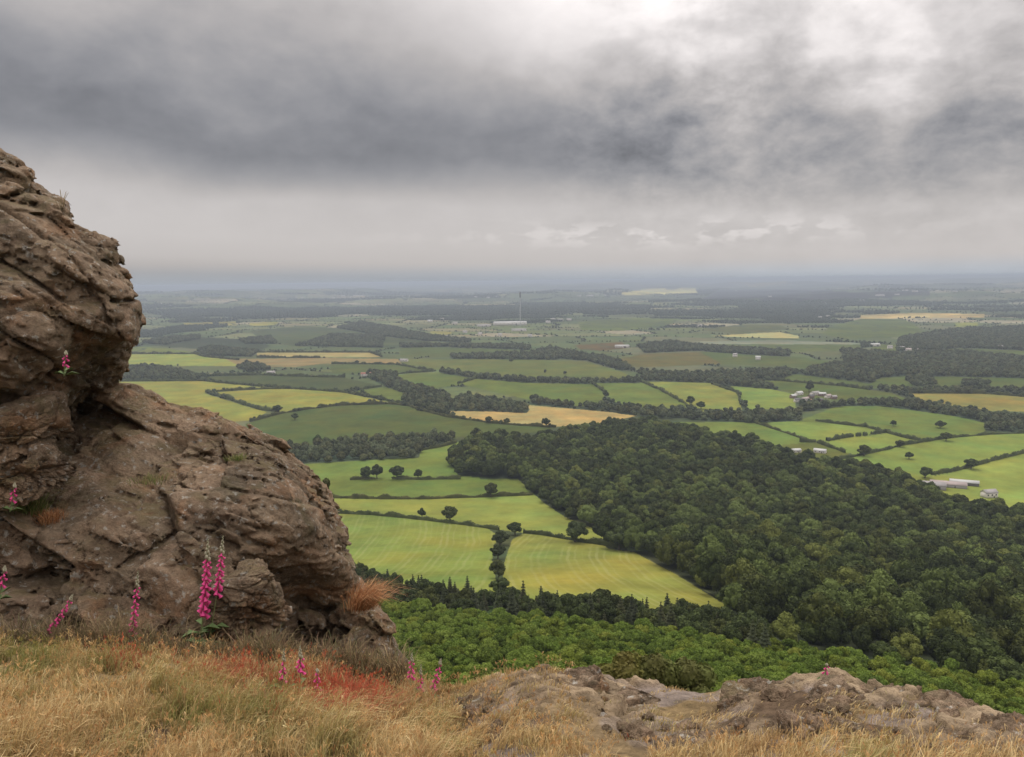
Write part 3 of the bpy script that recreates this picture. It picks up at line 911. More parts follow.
def build_field_trees():
    r = np.random.default_rng(77)
    tr = [trunk_mesh('oak_trunk', 6.5, .55, 30 + i) for i in range(2)]
    for t in tr: t.materials.append(M['bark'])
    for i, (x, y, w, tall, lab) in enumerate(FIELD_TREES):
        q = unproject(x, y)[0]
        d = np.linalg.norm(q - CAMP)
        sc = (w / F * d) / 14.0
        e = empty('oak_tree', q, r.uniform(0, 6.28)); e.scale = (sc, sc, sc * tall * 1.0)
        tag(e, lab, 'tree')
        c = link('crown', T['oak'][i % 4], None, e); link('trunk', tr[i % 2], None, e)
    # slim pale tree just beyond the crag edge
    q = unproject(328, 530)[0]
    q = at_depth(328, 524, 200.); g = float(zt(q[:1], q[1:2])[0])
    me = crown_mesh('slim_crown', 901, 1.5, 0, 13, 12, 1600, .28, lobe=(.4, .6)); me.materials.append(M['belt'])
    e = empty('slim_tree', (q[0], q[1], q[2]-1)); tag(e, 'slim grey green tree showing just beyond the edge of the crag', 'tree')
    link('crown', me, None, e)
    tm = trunk_mesh('slim_trunk', max(6., q[2] - g + 2), .25, 5, 3, .8); tm.materials.append(M['bark'])
    t = link('trunk', tm, None, e); t.location.z = g - q[2]

def build_hedges():
    r = np.random.default_rng(78)
    labs = {0: 'long low dark hedge along the top of the left mown field', 1: 'dark hedge above the right mown field ending at the wood',
     2: 'thin straight hedge across the pale green fields below the row of oaks', 3: 'short stub of hedge left of the row of oaks', 4: 'thin hedge running right from the row of oaks to the wood',
     5: 'short hedge bounding the green field beside the tip of the wood', 6: 'long curving hedge along the top of the big plain green field', 7: 'thin hedge across the top of the right pale yellow field',
     8: 'thick slanting hedge dividing the two pale yellow fields', 9: 'long hedge above both pale yellow fields', 10: 'short hedge between the dark green field and the small green field',
     16: 'straight slanting hedge between the two bright green pastures', 17: 'short thick stub of hedge at the corner of the bright green pasture', 18: 'hedge curving along the top of the bright pastures',
     19: 'thick trimmed hedge with gaps after it between bright pastures', 20: 'first tiny bush after the trimmed hedge', 21: 'second tiny bush after the trimmed hedge', 22: 'short hedge piece before the fence corner of bright pastures',
     23: 'long hedge climbing from the white-roofed sheds to the picture edge', 24: 'hedge rising from the grey barns to the picture edge', 25: 'thin hedge above the two white-roofed sheds'}
    gaps = 0
    for hi, h in enumerate(HEDGES):
        P = unproject([p[0] for p in h], [p[1] for p in h])
        dm = np.hypot(P[:, 0], P[:, 1]).mean()
        wd = np.interp(dm, [500, 1500, 3000], [1.3, 2.2, 4.0]); ht = np.interp(dm, [500, 1500, 3000], [2.4, 4.0, 5.5])
        if hi in (8, 17, 19): wd *= 1.7; ht *= 1.3
        seg = []
        for a, b in zip(P[:-1], P[1:]):
            L = np.linalg.norm(b[:2] - a[:2]); n = max(2, int(L / 1.6))
            for t in np.linspace(0, 1, n, endpoint=False): seg.append(a + (b - a) * t)
        seg.append(P[-1]); seg = np.array(seg)
        seg[:, 0] += 1.5 * noise2(seg[:, 0], seg[:, 1], 25., 3, 2); seg[:, 1] += 1.5 * noise2(seg[:, 0], seg[:, 1], 25., 4, 2)
        seg[:, 2] = zt(seg[:, 0], seg[:, 1])
        t = np.gradient(seg[:, :2], axis=0); t /= np.linalg.norm(t, axis=1)[:, None] + 1e-9
        nr = np.stack([-t[:, 1], t[:, 0]], -1)
        prof = [(-1, -.2), (-1.05, .5), (-.75, .9), (0, 1.08), (.75, .9), (1.05, .5), (1, -.2)]
        V = np.zeros((len(seg), 7, 3))
        hv = np.clip(1 + .9 * noise2(seg[:, 0], seg[:, 1], 14., 8, 3), .35, 2.2)
        for j, (a, b) in enumerate(prof):
            jx = 1 + .35 * r.normal(size=len(seg)) * .6
            V[:, j, :2] = seg[:, :2] + nr * (a * wd / 2 * jx)[:, None]
            V[:, j, 2] = seg[:, 2] + b * ht * hv * (1 + .12 * r.normal(size=len(seg)))
        mb = MB(); mb.add(V.reshape(-1, 3), grid_faces(len(seg), 7)[:, ::-1])
        # leafy shards on top and sides
        ns = min(9000, int(len(seg) * 10))
        k = r.integers(0, len(seg), ns); a = r.uniform(-1, 1, ns)
        Q = np.zeros((ns, 3)); Q[:, :2] = seg[k, :2] + nr[k] * (a * wd / 2 * 1.1)[:, None] + r.normal(size=(ns, 2)) * .4
        Q[:, 2] = seg[k, 2] + ht * hv[k] * np.where(np.abs(a) > .7, r.uniform(.2, 1, ns), r.uniform(.9, 1.15, ns))
        s = .45 * r.uniform(.6, 1.4, (ns, 1)) * max(1, dm / 1200)
        A = r.normal(size=(ns, 3)); A[:, 2] *= .5; A /= np.linalg.norm(A, axis=1)[:, None]; B = np.cross(A, r.normal(size=(ns, 3))); B /= np.linalg.norm(B, axis=1)[:, None]
        q = np.stack([Q - A * s, Q + B * s * .7, Q + A * s, Q - B * s * .7], 1).reshape(-1, 3)
        mb.add(q, np.arange(len(q)).reshape(-1, 4))
        org = seg[len(seg) // 2]
        me = mesh_from('hedge', np.concatenate(mb.V) - org, [np.concatenate(v) for v in mb.Fs.values()])
        o = link('hedge', me, M['hedge'], None, org)
        if hi in labs: tag(o, labs[hi], 'hedge')
        else: tag(o, 'thin dark hedge between the more distant fields', 'hedge', 'hedges between the distant fields')

# ------------------------------------------------------------------ buildings
def gable(name, x, y, L, Wd, ht, rise, rz, wall, roof, label, cat='building', group=None, windows=3, door=True, px=True):
    q = unproject(x, y)[0] if px else np.array([x, y, float(zt(np.array([x]), np.array([y]))[0])])
    e = empty(name, q, rz); tag(e, label, cat, group)
    mb = MB(); v, f = box(0, 0, -1.5, L, Wd, ht + 1.5); mb.add(v, f)
    mb.add([[-L/2, -Wd/2, ht], [-L/2, Wd/2, ht], [-L/2, 0, ht+rise], [L/2, -Wd/2, ht], [L/2, Wd/2, ht], [L/2, 0, ht+rise]], np.array([[0, 2, 1], [3, 4, 5]]))
    link('wall', mb.mesh('wall'), wall, e)
    mb = MB(); o = .4; sl = rise / (Wd / 2)
    for s in (-1, 1):
        a = np.array([[-L/2-o, s*(Wd/2+o), ht-o*sl+.05], [L/2+o, s*(Wd/2+o), ht-o*sl+.05], [L/2+o, 0, ht+rise+.05], [-L/2-o, 0, ht+rise+.05]])
        mb.add(np.concatenate([a, a + [0, 0, .25]]), BOXF)
    link('roof', mb.mesh('roof'), roof, e)
    if windows:
        for i in range(windows):
            v, f = box(-L/2 + L * (i + .5) / windows, -Wd/2 - .03, ht * .45, min(1.4, L * .12), .12, ht * .3)
            m_ = MB(); m_.add(v, f); link('window', m_.mesh('window'), M['darkglass'], e)
    if door:
        v, f = box(L * .18, -Wd/2 - .04, -.2, 1.2 if Wd < 12 else 5, .14, min(2.2, ht * .8) if Wd < 12 else ht * .8)
        m_ = MB(); m_.add(v, f); link('door', m_.mesh('door'), M['slate'], e)
    return e

def polytunnel(x, y, L, R, rz, label):
    q = unproject(x, y)[0]; e = empty('polytunnel', q, rz); tag(e, label, 'polytunnel')
    n = 12; V = []
    for sx in (-L/2, L/2):
        for k in range(n + 1):
            w = pi * k / n; V.append([sx, -R * cos(w), R * .85 * sin(w)])
    Fq = [[k, k+1, n+2+k, n+1+k] for k in range(n)]
    me = mesh_from('cover', V, [np.array(Fq)]); link('cover', me, M['white'], e)
    mb = MB()
    for sx, st in ((-L/2, 0), (L/2, n + 1)):
        c = [[sx, 0, 0]] + V[st:st + n + 1]
        mb.add(c, np.array([[0, k, k + 1] for k in range(1, n + 1)]))
    link('end_wall', mb.mesh('end_wall'), M['white'], e)
    for k in range(5):
        p = [[-L/2 + L * k / 4, -(R+.05) * cos(pi*j/n), (R * .85 + .05) * sin(pi*j/n)] for j in range(n+1)]
        v, f = tube(p, .08, 4); m_ = MB(); m_.add(v, f); link('hoop', m_.mesh('hoop'), M['steel'], e)
    return e

def build_buildings():
    gable('farm_shed', 796, 452, 10, 6, 2.4, 1.6, .15, M['render'], M['white'], 'left of two long white-roofed farm sheds at the top edge of the wood', 'shed')
    gable('farm_shed', 820, 452.5, 13, 7, 2.6, 1.8, -.55, M['render'], M['white'], 'right of two white-roofed farm sheds, turned at an angle beside the wood', 'shed')
    gable('barn', 964, 485, 24, 4.5, 3, 2.0, -.42, M['slate'], M['white'], 'longest barn with a white roof beside the yellow field', 'barn', windows=0)
    gable('barn', 948, 486.5, 30, 9, 3, 2.2, -.42, M['roofgrey'], M['roofpink'], 'long barn with a pinkish grey roof in front of the white-roofed barn', 'barn', windows=0)
    gable('barn', 932, 488, 22, 12, 4, 2.2, -.42, M['roofgrey'], M['roofgrey'], 'shorter grey-roofed barn nearest the wood', 'barn', windows=0)
    gable('farmhouse', 989, 497, 12, 7, 4.5, 2.5, .2, M['render'], M['roofgrey'], 'small pale farmhouse half hidden by the wood near the barns', 'house')
    vil = [(793, 398, 14, 8, 'white'), (799, 395, 20, 9, 'white'), (797, 402, 12, 8, 'slate'), (805, 401, 16, 8, 'roofpink'), (811, 398, 13, 8, 'slate'), (815, 395, 22, 10, 'roofgrey'),
           (822, 396, 16, 9, 'white'), (828, 398, 16, 8, 'roofpink'), (812, 403, 12, 7, 'redtile'), (820, 402, 12, 8, 'slate'), (834, 399, 12, 7, 'roofgrey')]
    desc = ['small white-roofed shed at the left end of the village', 'long white-roofed barn at the top left of the village', 'dark slate-roofed house at the lower left of the village', 'pinkish-roofed building in the lower middle of the village',
            'dark-roofed house in the middle of the village', 'wide grey-roofed barn along the top of the village', 'pale-roofed building right of the wide grey barn', 'pinkish-roofed house toward the right of the village',
            'red-roofed cottage at the foot of the village', 'slate-roofed cottage at the foot of the village beside the red roof', 'grey-roofed house at the right end of the village']
    r = np.random.default_rng(4)
    for (x, y, L, wd, rf), ds in zip(vil, desc):
        gable('village_house', x, y, L * .75, wd * .75, 4., 2.4, r.uniform(-.6, .6), M['render'] if r.random() < .5 else M['brick'], M[rf], ds, 'house', 'buildings of the village')
    gable('farmhouse', 366, 376, 22, 9, 5, 3, .2, M['render'], M['redtile'], 'pinkish farmhouse among dark trees above the dark green field', 'house')
    gable('farmhouse', 404, 361.5, 20, 9, 4, 3, -.2, M['render'], M['roofgrey'], 'pale farm building at the end of the tan strip field', 'house')
    gable('farmhouse', 271, 374, 18, 8, 4, 3, .1, M['render'], M['roofgrey'], 'pale farm building at the hedge end above the dark green field', 'house')
    gable('farm_shed', 875, 346, 26, 12, 5, 3, .1, M['render'], M['white'], 'pale shed in the distant strip field above the dark wood on the right', 'shed')
    gable('farm_shed', 911, 351, 34, 14, 5, 3, .0, M['render'], M['roofpink'], 'pale pinkish shed in the strip field above the dark wood on the right', 'shed')
    gable('factory', 622, 347.5, 40, 22, 6, 2, 0, M['render'], M['white'], 'isolated bright white flat building in the distance right of the mast', 'factory', windows=6)
    gable('warehouse', 510, 325, 150, 60, 12, 5, .06, M['render'], M['white'], 'large long white warehouse at the foot of the tall mast', 'warehouse', windows=8)
    gable('warehouse', 519, 331, 60, 30, 7, 3, .0, M['render'], M['roofgrey'], 'smaller pale warehouse in front of the large one below the mast', 'warehouse', windows=4)
    gable('warehouse', 484, 326.5, 60, 30, 7, 3, .0, M['render'], M['roofgrey'], 'small pale warehouse left of the large one below the mast', 'warehouse', windows=4)
    # mast
    q = unproject(520.5, 326)[0]; d = np.linalg.norm(q - CAMP); hh = 34 / F * d
    e = empty('radio_mast', q); tag(e, 'very tall thin pale mast with a dark top rising from the hazy plain', 'mast')
    mb = MB(); wv = 1.9
    for sx, sy in ((-1, -1), (1, -1), (1, 1), (-1, 1)):
        v, f = tube([[sx*wv, sy*wv, -2], [sx*wv*.7, sy*wv*.7, hh * .84]], .45, 5); mb.add(v, f)
    n = 30
    for k in range(n):
        z0, z1 = hh*.84*k/n, hh*.84*(k+1)/n; w = wv * (1 - .3*k/n)
        for (a, b) in (((-1,-1),(1,-1)), ((1,-1),(1,1)), ((1,1),(-1,1)), ((-1,1),(-1,-1))):
            v, f = tube([[a[0]*w, a[1]*w, z0], [b[0]*w, b[1]*w, z1]], .28, 4); mb.add(v, f)
    link('lattice', mb.mesh('lattice'), M['steel'], e)
    v, f = tube([[0, 0, hh*.83], [0, 0, hh*.985], [0, 0, hh]], [3.2, 3.2, .8], 10); mb = MB(); mb.add(v, f); link('antenna', mb.mesh('antenna'), M['steeldark'], e)
    for k in range(3):
        w = 2*pi*k/3 + .4
        v, f = tube([[0, 0, hh*.8], [cos(w)*hh*.4, sin(w)*hh*.4, 0]], .12, 4); mb = MB(); mb.add(v, f); link('guy_wire', mb.mesh('guy_wire'), M['steel'], e)
    # town specks
    spots = [(343,296,70),(350,297.5,50),(356,296,120),(362,296,110),(368,296.5,40),(333,298,60),(405,294.5,60),(414,294.5,40),(296,297.5,50),(302,298,60),(322,299,45),(381,298,45),(476,297.5,60),(488,298,50),(497,297,40),(579,296.5,70),(590,296.2,110),(597,295.5,60),(605,295.5,45),(553,320.5,40),(560,321,50),(569,320.5,40),(548,323,36),
             (160,304,40),(169,306.5,50),(905,291,90),(915,292,80),(897,295,60),(880,296,110),(828,317.5,30),(820,318.5,30),(736,291,40),(770,297,50),(955,292,60),(862,301,50),(430,322,40),(442,320,36),(455,324,40),(700,327,30),(758,360,20),(735,357,18),(1000,349,24),(890,349,22),(902,350,20),
             (465,333,28),(480,335,26),(500,336,24),(530,337,26),(446,338,24)]
    for i, (x, y, L) in enumerate(spots):
        L = L * .6
        far = y < 330
        gable('distant_building', x, y, L, L*.5, 6 + L*.05, 3 + L*.03, r.uniform(-.4, .4), M['render'], M['white'] if r.random() < .18 else M['roofgrey'],
              'pale building of the hazy distant town' if far else 'small pale house among the farther fields', 'building', 'pale buildings of the distant town' if far else 'small houses among the farther fields', windows=0, door=False)

# ------------------------------------------------------------------ foreground slope
CREST = np.array([(-900,640),(-300,640),(0,645),(100,650),(250,656),(350,666),(400,676),(445,692),(470,685),(500,676),(545,668),(590,677),(640,688),(700,694),(740,690),(790,682),(826,678),(865,690),(930,702),(960,711),(1024,734),(1150,772),(1900,900)], float)
_cr = ray(CREST[:, 0], CREST[:, 1]); _caz = np.arctan2(_cr[:, 0], _cr[:, 1]); _ct = -_cr[:, 2] / np.hypot(_cr[:, 0], _cr[:, 1])
def zg(x, y):
    x = np.asarray(x, float); y = np.asarray(y, float)
    az = np.arctan2(x, y); d = np.hypot(x, y) + 1e-6
    c = np.interp(az, _caz, _ct)
    c = np.where(np.abs(az) > 1.2, .35, c)
    dc = np.interp(az, [-.9, -.15, .05, .35, .6, 1.0], [7.8, 7.4, 6.6, 5.8, 5.2, 5.0])
    t = d / dc
    z = np.where(t < 1, -1.6 - (dc * c - 1.6) * t ** 1.08, -dc * c - 1.15 * (d - dc) - .25 * np.minimum(d - dc, 1) ** 2)
    n = .05 * noise2(x, y, .9, 71, 3) + .035 * noise2(x, y, .25, 72, 3)
    return CAMZ + z + n * smooth(t, 0, .2) * np.where(t > .93, .7, 1) - .05 * (1 - smooth(np.abs(t - 1), 0, .15)) * 0

def rocky(x, y):
    """outcropping rock of the right part of the crest: height above the turf and how much is bare"""
    az = np.degrees(np.arctan2(x, y)); d = np.hypot(x, y)
    P = np.stack([x, y, np.zeros_like(x)], -1)
    dc = np.interp(np.radians(az), [-.9, -.15, .05, .35, .6, 1.0], [7.8, 7.4, 6.6, 5.8, 5.2, 5.0])
    k = smooth(az, -6, 1) * smooth(d / dc, .66, .92) * (1 - smooth(d, 9, 11))
    bare = smooth(noise2(x, y, 1.1, 301, 3) + .16, 0, .2) * k
    e, I, t = facets(P / np.array([.8, .6, .5]), 311); e2, I2, t2 = facets(P / np.array([.26, .2, .2]), 321); e3, I3, t3 = facets(P / np.array([.09, .08, .2]), 331)
    hgt = (.05 + (I - .3) * .10 + t * .12 - .08 * (1 - smooth(e, 0, .07))) + ((I2 - .5) * .05 + t2 * .07 - .03 * (1 - smooth(e2, 0, .1))) + (I3 - .5) * .014 + t3 * .025
    hgt = np.clip(hgt * .62, -.05, .10)
    return hgt * bare, bare, I2 * .5 + I * .3 + I3 * .2

def ground_hit(px, py):
    d = ray(px, py); hyp = math.hypot(d[0], d[1]); dd = np.linspace(1.5, 9.5, 800)
    Z = CAMZ + d[2] / hyp * dd; g = zg(d[0] / hyp * dd, d[1] / hyp * dd)
    k = np.nonzero(Z < g)[0]; k = k[0] if len(k) else 600
    return np.array([d[0] / hyp * dd[k], d[1] / hyp * dd[k], g[k]])

def build_slope():
    az = np.radians(np.concatenate([np.linspace(-180, -45, 60)[:-1], np.linspace(-45, 45, 760), np.linspace(45, 180, 60)[1:]]))
    rows = np.concatenate([[.02], np.linspace(.3, 3, 30)[:-1], np.linspace(3, 8.5, 380)[:-1], np.linspace(8.5, 17, 30)])
    A, D = np.meshgrid(az, rows); X = (np.sin(A) * D).ravel(); Y = (np.cos(A) * D).ravel(); Z = zg(X, Y)
    n = noise2(X, Y, .8, 81, 4)
    soil = np.array([.13, .088, .055]); straw = np.array([.24, .17, .085]); stone = np.array([.25, .20, .165])
    px, py = project(np.stack([X, Y, Z], -1))
    t = smooth(n, -.15, .2)[:, None]
    col = soil * (1 - t) + straw * t
    rk = (smooth(noise2(X, Y, .6, 85, 3), .08, .22) * smooth(px, 430, 520))[:, None]
    col = col * (1 - rk) + stone * rk
    col = col * (1 + .5 * noise2(X, Y, .09, 83, 3))[:, None]
    hg, bare, tn = rocky(X, Y); Z = Z + hg
    col = col * (1 - bare[:, None]) + bare[:, None] * (np.array([.32, .24, .155]) * (.45 + .9 * tn[:, None]) * (1 + .5 * noise2(X, Y, .12, 87, 4)[:, None]))
    me = mesh_from('hilltop_ground', np.stack([X, Y, Z], -1), grid_faces(len(rows), len(az))[:, ::-1], True, {'col': np.clip(col, .02, .6)})
    m, nt, b = attr_mat('hilltop_soil', 'col', .95, .35, (9, 40), bump=(22, 1.0, .06))
    o = link('hilltop_ground', me, m); tag(o, kind='structure')

def blades(P, h, w, lean, col, r, head=None):
    n = len(P)
    th = r.uniform(0, 2 * pi, n); sd = np.stack([np.cos(th), np.sin(th), np.zeros(n)], -1) * (w / 2)[:, None]
    up = np.zeros((n, 3)); up[:, 2] = 1
    L = np.concatenate([lean, np.zeros((n, 1))], 1)
    p1 = P + up * (h * .45)[:, None] + L * (h * .22)[:, None]
    p2 = P + up * (h * .80)[:, None] + L * (h * .62)[:, None]
    p3 = P + up * (h * .97 - .25 * h * np.linalg.norm(lean, axis=1))[:, None] + L * (h * 1.1)[:, None]
    V = np.stack([P - sd, P + sd, p1 - sd * .9, p1 + sd * .9, p2 - sd * .6, p2 + sd * .6, p3], 1).reshape(-1, 3)
    b = np.arange(n)[:, None] * 7
    Fq = np.concatenate([b + [0, 1, 3, 2], b + [2, 3, 5, 4]]); Ft = b + [4, 5, 6]
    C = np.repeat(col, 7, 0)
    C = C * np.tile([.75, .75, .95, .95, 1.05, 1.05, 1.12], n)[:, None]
    return V, Fq, Ft, C

def build_grass():
    r = np.random.default_rng(21)
    N = 330000
    az = r.uniform(-.74, .74, N); d = np.sqrt(r.uniform(2.6 ** 2, 8.2 ** 2, N))
    X, Y = np.sin(az) * d, np.cos(az) * d; hg, bare, _tn = rocky(X, Y); Z = zg(X, Y) + hg
    px, py = project(np.stack([X, Y, Z], -1))
    crest = np.interp(px, CREST[:, 0], CREST[:, 1])
    tuft = noise2(X, Y, .22, 91, 3); big = noise2(X, Y, .8, 92, 2)
    dens = smooth(tuft + .25 * big, -.22, .14)
    right = smooth(px, 440, 640) * (1 - smooth(py, 745, 790))
    # the slope thins out towards the rocks and the crest on the right
    dens = dens * (1 - .55 * right * smooth(crest - py + 62, 0, 40)) * (1 - .25 * right)
    dens = dens * (1 - .93 * bare)
    k = (r.random(N) < dens) & (px > -70) & (px < 1090) & (py > crest - 3) & (py < 900)
    X, Y, Z, px, py, tuft, big, right = [a[k] for a in (X, Y, Z, px, py, tuft, big, right)]
    n = len(X)
    h = .05 + .12 * r.random(n) ** 1.5 + .20 * np.clip(tuft + .12, 0, 1); h = h * np.interp(py, [680, 757], [.66, 1.0]); h = h * (1 - .68 * right) * (1 + .1 * big)
    h *= 1 - .35 * smooth(px, 420, 470) * (1 - smooth(px, 600, 700))
    h *= np.where(py - np.interp(px, CREST[:, 0], CREST[:, 1]) < 14, .75, 1)
    wv = noise2(X, Y, 1.3, 93, 2)
    lean = np.stack([.28 + .5 * wv + r.normal(0, .3, n), .1 + r.normal(0, .3, n)], -1)
    straw = np.array([.58, .42, .19]); pale = np.array([.70, .56, .31]); brown = np.array([.36, .22, .10]); green = np.array([.22, .24, .07]); red = np.array([.42, .12, .065])
    u = r.random(n)[:, None]
    c = straw * (1 - u) + np.where(r.random(n)[:, None] < .5, pale, brown) * u
    bz = smooth(noise2(X, Y, .45, 96, 3) + .35 * np.exp(-((px - 330) / 160) ** 2 - ((py - 700) / 40) ** 2), .05, .4)[:, None]
    c = c * (1 - .55 * bz) + brown * .55 * bz * 1.05
    g = smooth(noise2(X, Y, .55, 94, 3) + .15 * r.normal(size=n), .10, .32)
    gp = np.exp(-((px - 25) / 55) ** 2 - ((py - 668) / 22) ** 2) + .7 * np.exp(-((px - 215) / 60) ** 2 - ((py - 722) / 18) ** 2) + .6 * np.exp(-((px - 290) / 50) ** 2 - ((py - 716) / 20) ** 2) + .4 * np.exp(-((px - 570) / 35) ** 2 - ((py - 715) / 12) ** 2)
    gg = np.clip(g * .55 + gp * .9, 0, .9)[:, None] * (r.random(n)[:, None] < .8)
    c = c * (1 - gg) + green * gg
    rp = np.exp(-((px - 335) / 50) ** 2 - ((py - 702) / 17) ** 2) * 1.5 + .55 * np.exp(-((px - 235) / 50) ** 2 - ((py - 676) / 12) ** 2) + .5 * np.exp(-((px - 130) / 26) ** 2 - ((py - 664) / 8) ** 2) + .5 * np.exp(-((px - 625) / 16) ** 2 - ((py - 752) / 8) ** 2)
    isred = (r.random(n) < np.clip(rp, 0, .8))[:, None]
    c = np.where(isred, red * (.8 + .5 * r.random((n, 1))), c)
    c *= (.75 + .5 * r.random((n, 1)))
    w = .0035 * r.uniform(.7, 1.7, n) * np.interp(d[k], [3, 8], [.9, 1.5])
    V, Fq, Ft, C = blades(np.stack([X, Y, Z - .01], -1), h, w, lean, c, r)
    # flowering heads: thin stalk, feathery tip
    m_ = 8000
    s = r.choice(n, m_, replace=False); s = s[right[s] < .8]
    hh = h[s] * 1.0 + .07
    V2, Fq2, Ft2, C2 = blades(np.stack([X, Y, Z], -1)[s], hh, np.full(len(s), .0018), lean[s] * .5, np.clip(c[s] * 1.1, 0, .8), r)
    tip = V2.reshape(-1, 7, 3)
    mbV = [V, V2]; quads = [Fq, Fq2 + len(V)]; tris = [Ft, Ft2 + len(V)]; cols = [C, C2]; off = len(V) + len(V2)
    base = (tip[:, 4] + tip[:, 5]) / 2; end = tip[:, 6]
    for q in range(7):
        f = r.uniform(.1, 1.1, (len(s), 1)); p = base + (end - base) * f
        o1 = r.normal(0, .008, (len(s), 3)); o1[:, 2] = np.abs(o1[:, 2]) + .012
        o2 = r.normal(0, .0035, (len(s), 3))
        vv = np.stack([p, p + o1 + o2, p + o1 * 1.25], 1).reshape(-1, 3)
        mbV.append(vv); tris.append(np.arange(len(vv)).reshape(-1, 3) + off); off += len(vv)
        cols.append(np.repeat(np.clip(c[s] * [1.15, 1.0, .95], 0, .8), 3, 0))
    me = mesh_from('grass', np.concatenate(mbV), [np.concatenate(quads), np.concatenate(tris)], True, {'col': np.concatenate(cols)})
    m, nt, b = attr_mat('dry_grass', 'col', .7, .12, (1.5,), trans=.3)
    o = link('grass', me, m); tag(o, 'dry straw coloured grass with green and reddish patches', 'grass', kind='stuff')
    print('blades', n)

# ------------------------------------------------------------------ rock
def rotx(P, a, b):
    R = np.array(Matrix.Rotation(a, 3, 'Y') @ Matrix.Rotation(b, 3, 'X'))
    return P @ R.T

def rock_disp(P, seed, a=.35, b=.15, s=1.0):
    Q = rotx(P, a, b)
    wp = np.stack([fbm(Q * .8 + 5, seed + 1, 2), fbm(Q * .8 + 15, seed + 2, 2), fbm(Q * .8 + 25, seed + 3, 2)], -1) * .08
    wp = wp + .009 * np.stack([perlin(Q * 5, seed + 4), perlin(Q * 5 + 9, seed + 5), perlin(Q * 5 + 19, seed + 6)], -1)
    Qw = Q + wp
    e, I0, t = facets(Qw / np.array([1.5, 1.2, .7]) / s, seed + 10)
    d = ((I0 - .5) * .26 + t * .28) * s - .14 * s * (1 - smooth(e, 0, .05)) * (.3 + I0)
    e, I1, t = facets(Qw / np.array([.66, .55, .27]) / s, seed + 20)
    k1 = smooth(fbm(Qw * .9 + 3, seed + 8, 2), -.35, .3)
    d = d + (((I1 - .5) * .12 + t * .17) * s - .09 * s * (1 - smooth(e, 0, .07))) * (.35 + .8 * k1)
    e, I2, t = facets(Qw / np.array([.27, .23, .10]) / s, seed + 30)
    k2 = smooth(fbm(Qw * 1.3 + 9, seed + 9, 2), -.25, .3)
    d = d + (((I2 - .5) * .05 + t * .07) * s - .035 * s * (1 - smooth(e, 0, .12))) * (.3 + .9 * k2)
    e, I3, t = facets(Qw / np.array([.11, .10, .045]) / s, seed + 60)
    d = d + ((I3 - .5) * .026 + t * .034 - .014 * (1 - smooth(e, 0, .2))) * s * (.4 + k1)
    I2 = .5 * I2 + .5 * I3
    d = d + .016 * s * fbm(Qw * 1.9 / s, seed + 40, 2) + .005 * s * perlin(Qw * 16 / s, seed + 50)
    return d, I0, I1, I2

def surface_nets(Fd, org, h):
    """mesh of the zero level of a field (negative inside)"""
    nx, ny, nz = Fd.shape; neg = Fd < 0
    c = np.zeros((nx-1, ny-1, nz-1), np.int8)
    offs = [(i, j, k) for i in (0, 1) for j in (0, 1) for k in (0, 1)]
    for i, j, k in offs: c += neg[i:nx-1+i, j:ny-1+j, k:nz-1+k]
    act = (c > 0) & (c < 8); del c
    I = np.argwhere(act); idx = np.full(act.shape, -1, np.int32); idx[act] = np.arange(len(I))
    val = {o: Fd[I[:, 0]+o[0], I[:, 1]+o[1], I[:, 2]+o[2]] for o in offs}
    S = np.zeros((len(I), 3)); n = np.zeros(len(I))
    for o in offs:
        for ax in range(3):
            if o[ax]: continue
            q = list(o); q[ax] = 1; q = tuple(q); a, b = val[o], val[q]
            k = (a < 0) != (b < 0); t = a / np.where(k, a - b, 1)
            for m in range(3): S[:, m] += np.where(k, o[m] + (t if m == ax else 0), 0)
            n += k
    V = (I + S / n[:, None]) * h + org
    Fs = []
    for ax in range(3):
        u, v = (ax + 1) % 3, (ax + 2) % 3
        sl0 = [slice(1, -1)] * 3; sl0[ax] = slice(0, -1); sl1 = list(sl0); sl1[ax] = slice(1, None)
        A, B = neg[tuple(sl0)], neg[tuple(sl1)]
        E = np.argwhere(A != B); fl = A[E[:, 0], E[:, 1], E[:, 2]]
        for m in range(3):
            if m != ax: E[:, m] += 1
        def cell(du, dv):
            C = E.copy(); C[:, u] -= du; C[:, v] -= dv; return idx[C[:, 0], C[:, 1], C[:, 2]]
        q = np.stack([cell(1, 1), cell(0, 1), cell(0, 0), cell(1, 0)], -1)
        q = np.where(fl[:, None], q, q[:, ::-1])
        Fs.append(q[(q >= 0).all(1)])
    return V, np.concatenate(Fs)

def sheet_normals(V, nr, nc):
    G = V.reshape(nr, nc, 3)
    du = np.gradient(G, axis=1); dv = np.gradient(G, axis=0)
    n = np.cross(du, dv); n /= np.linalg.norm(n, axis=-1, keepdims=True) + 1e-12
    n /= np.linalg.norm(n, axis=-1, keepdims=True) + 1e-12
    return n.reshape(-1, 3)

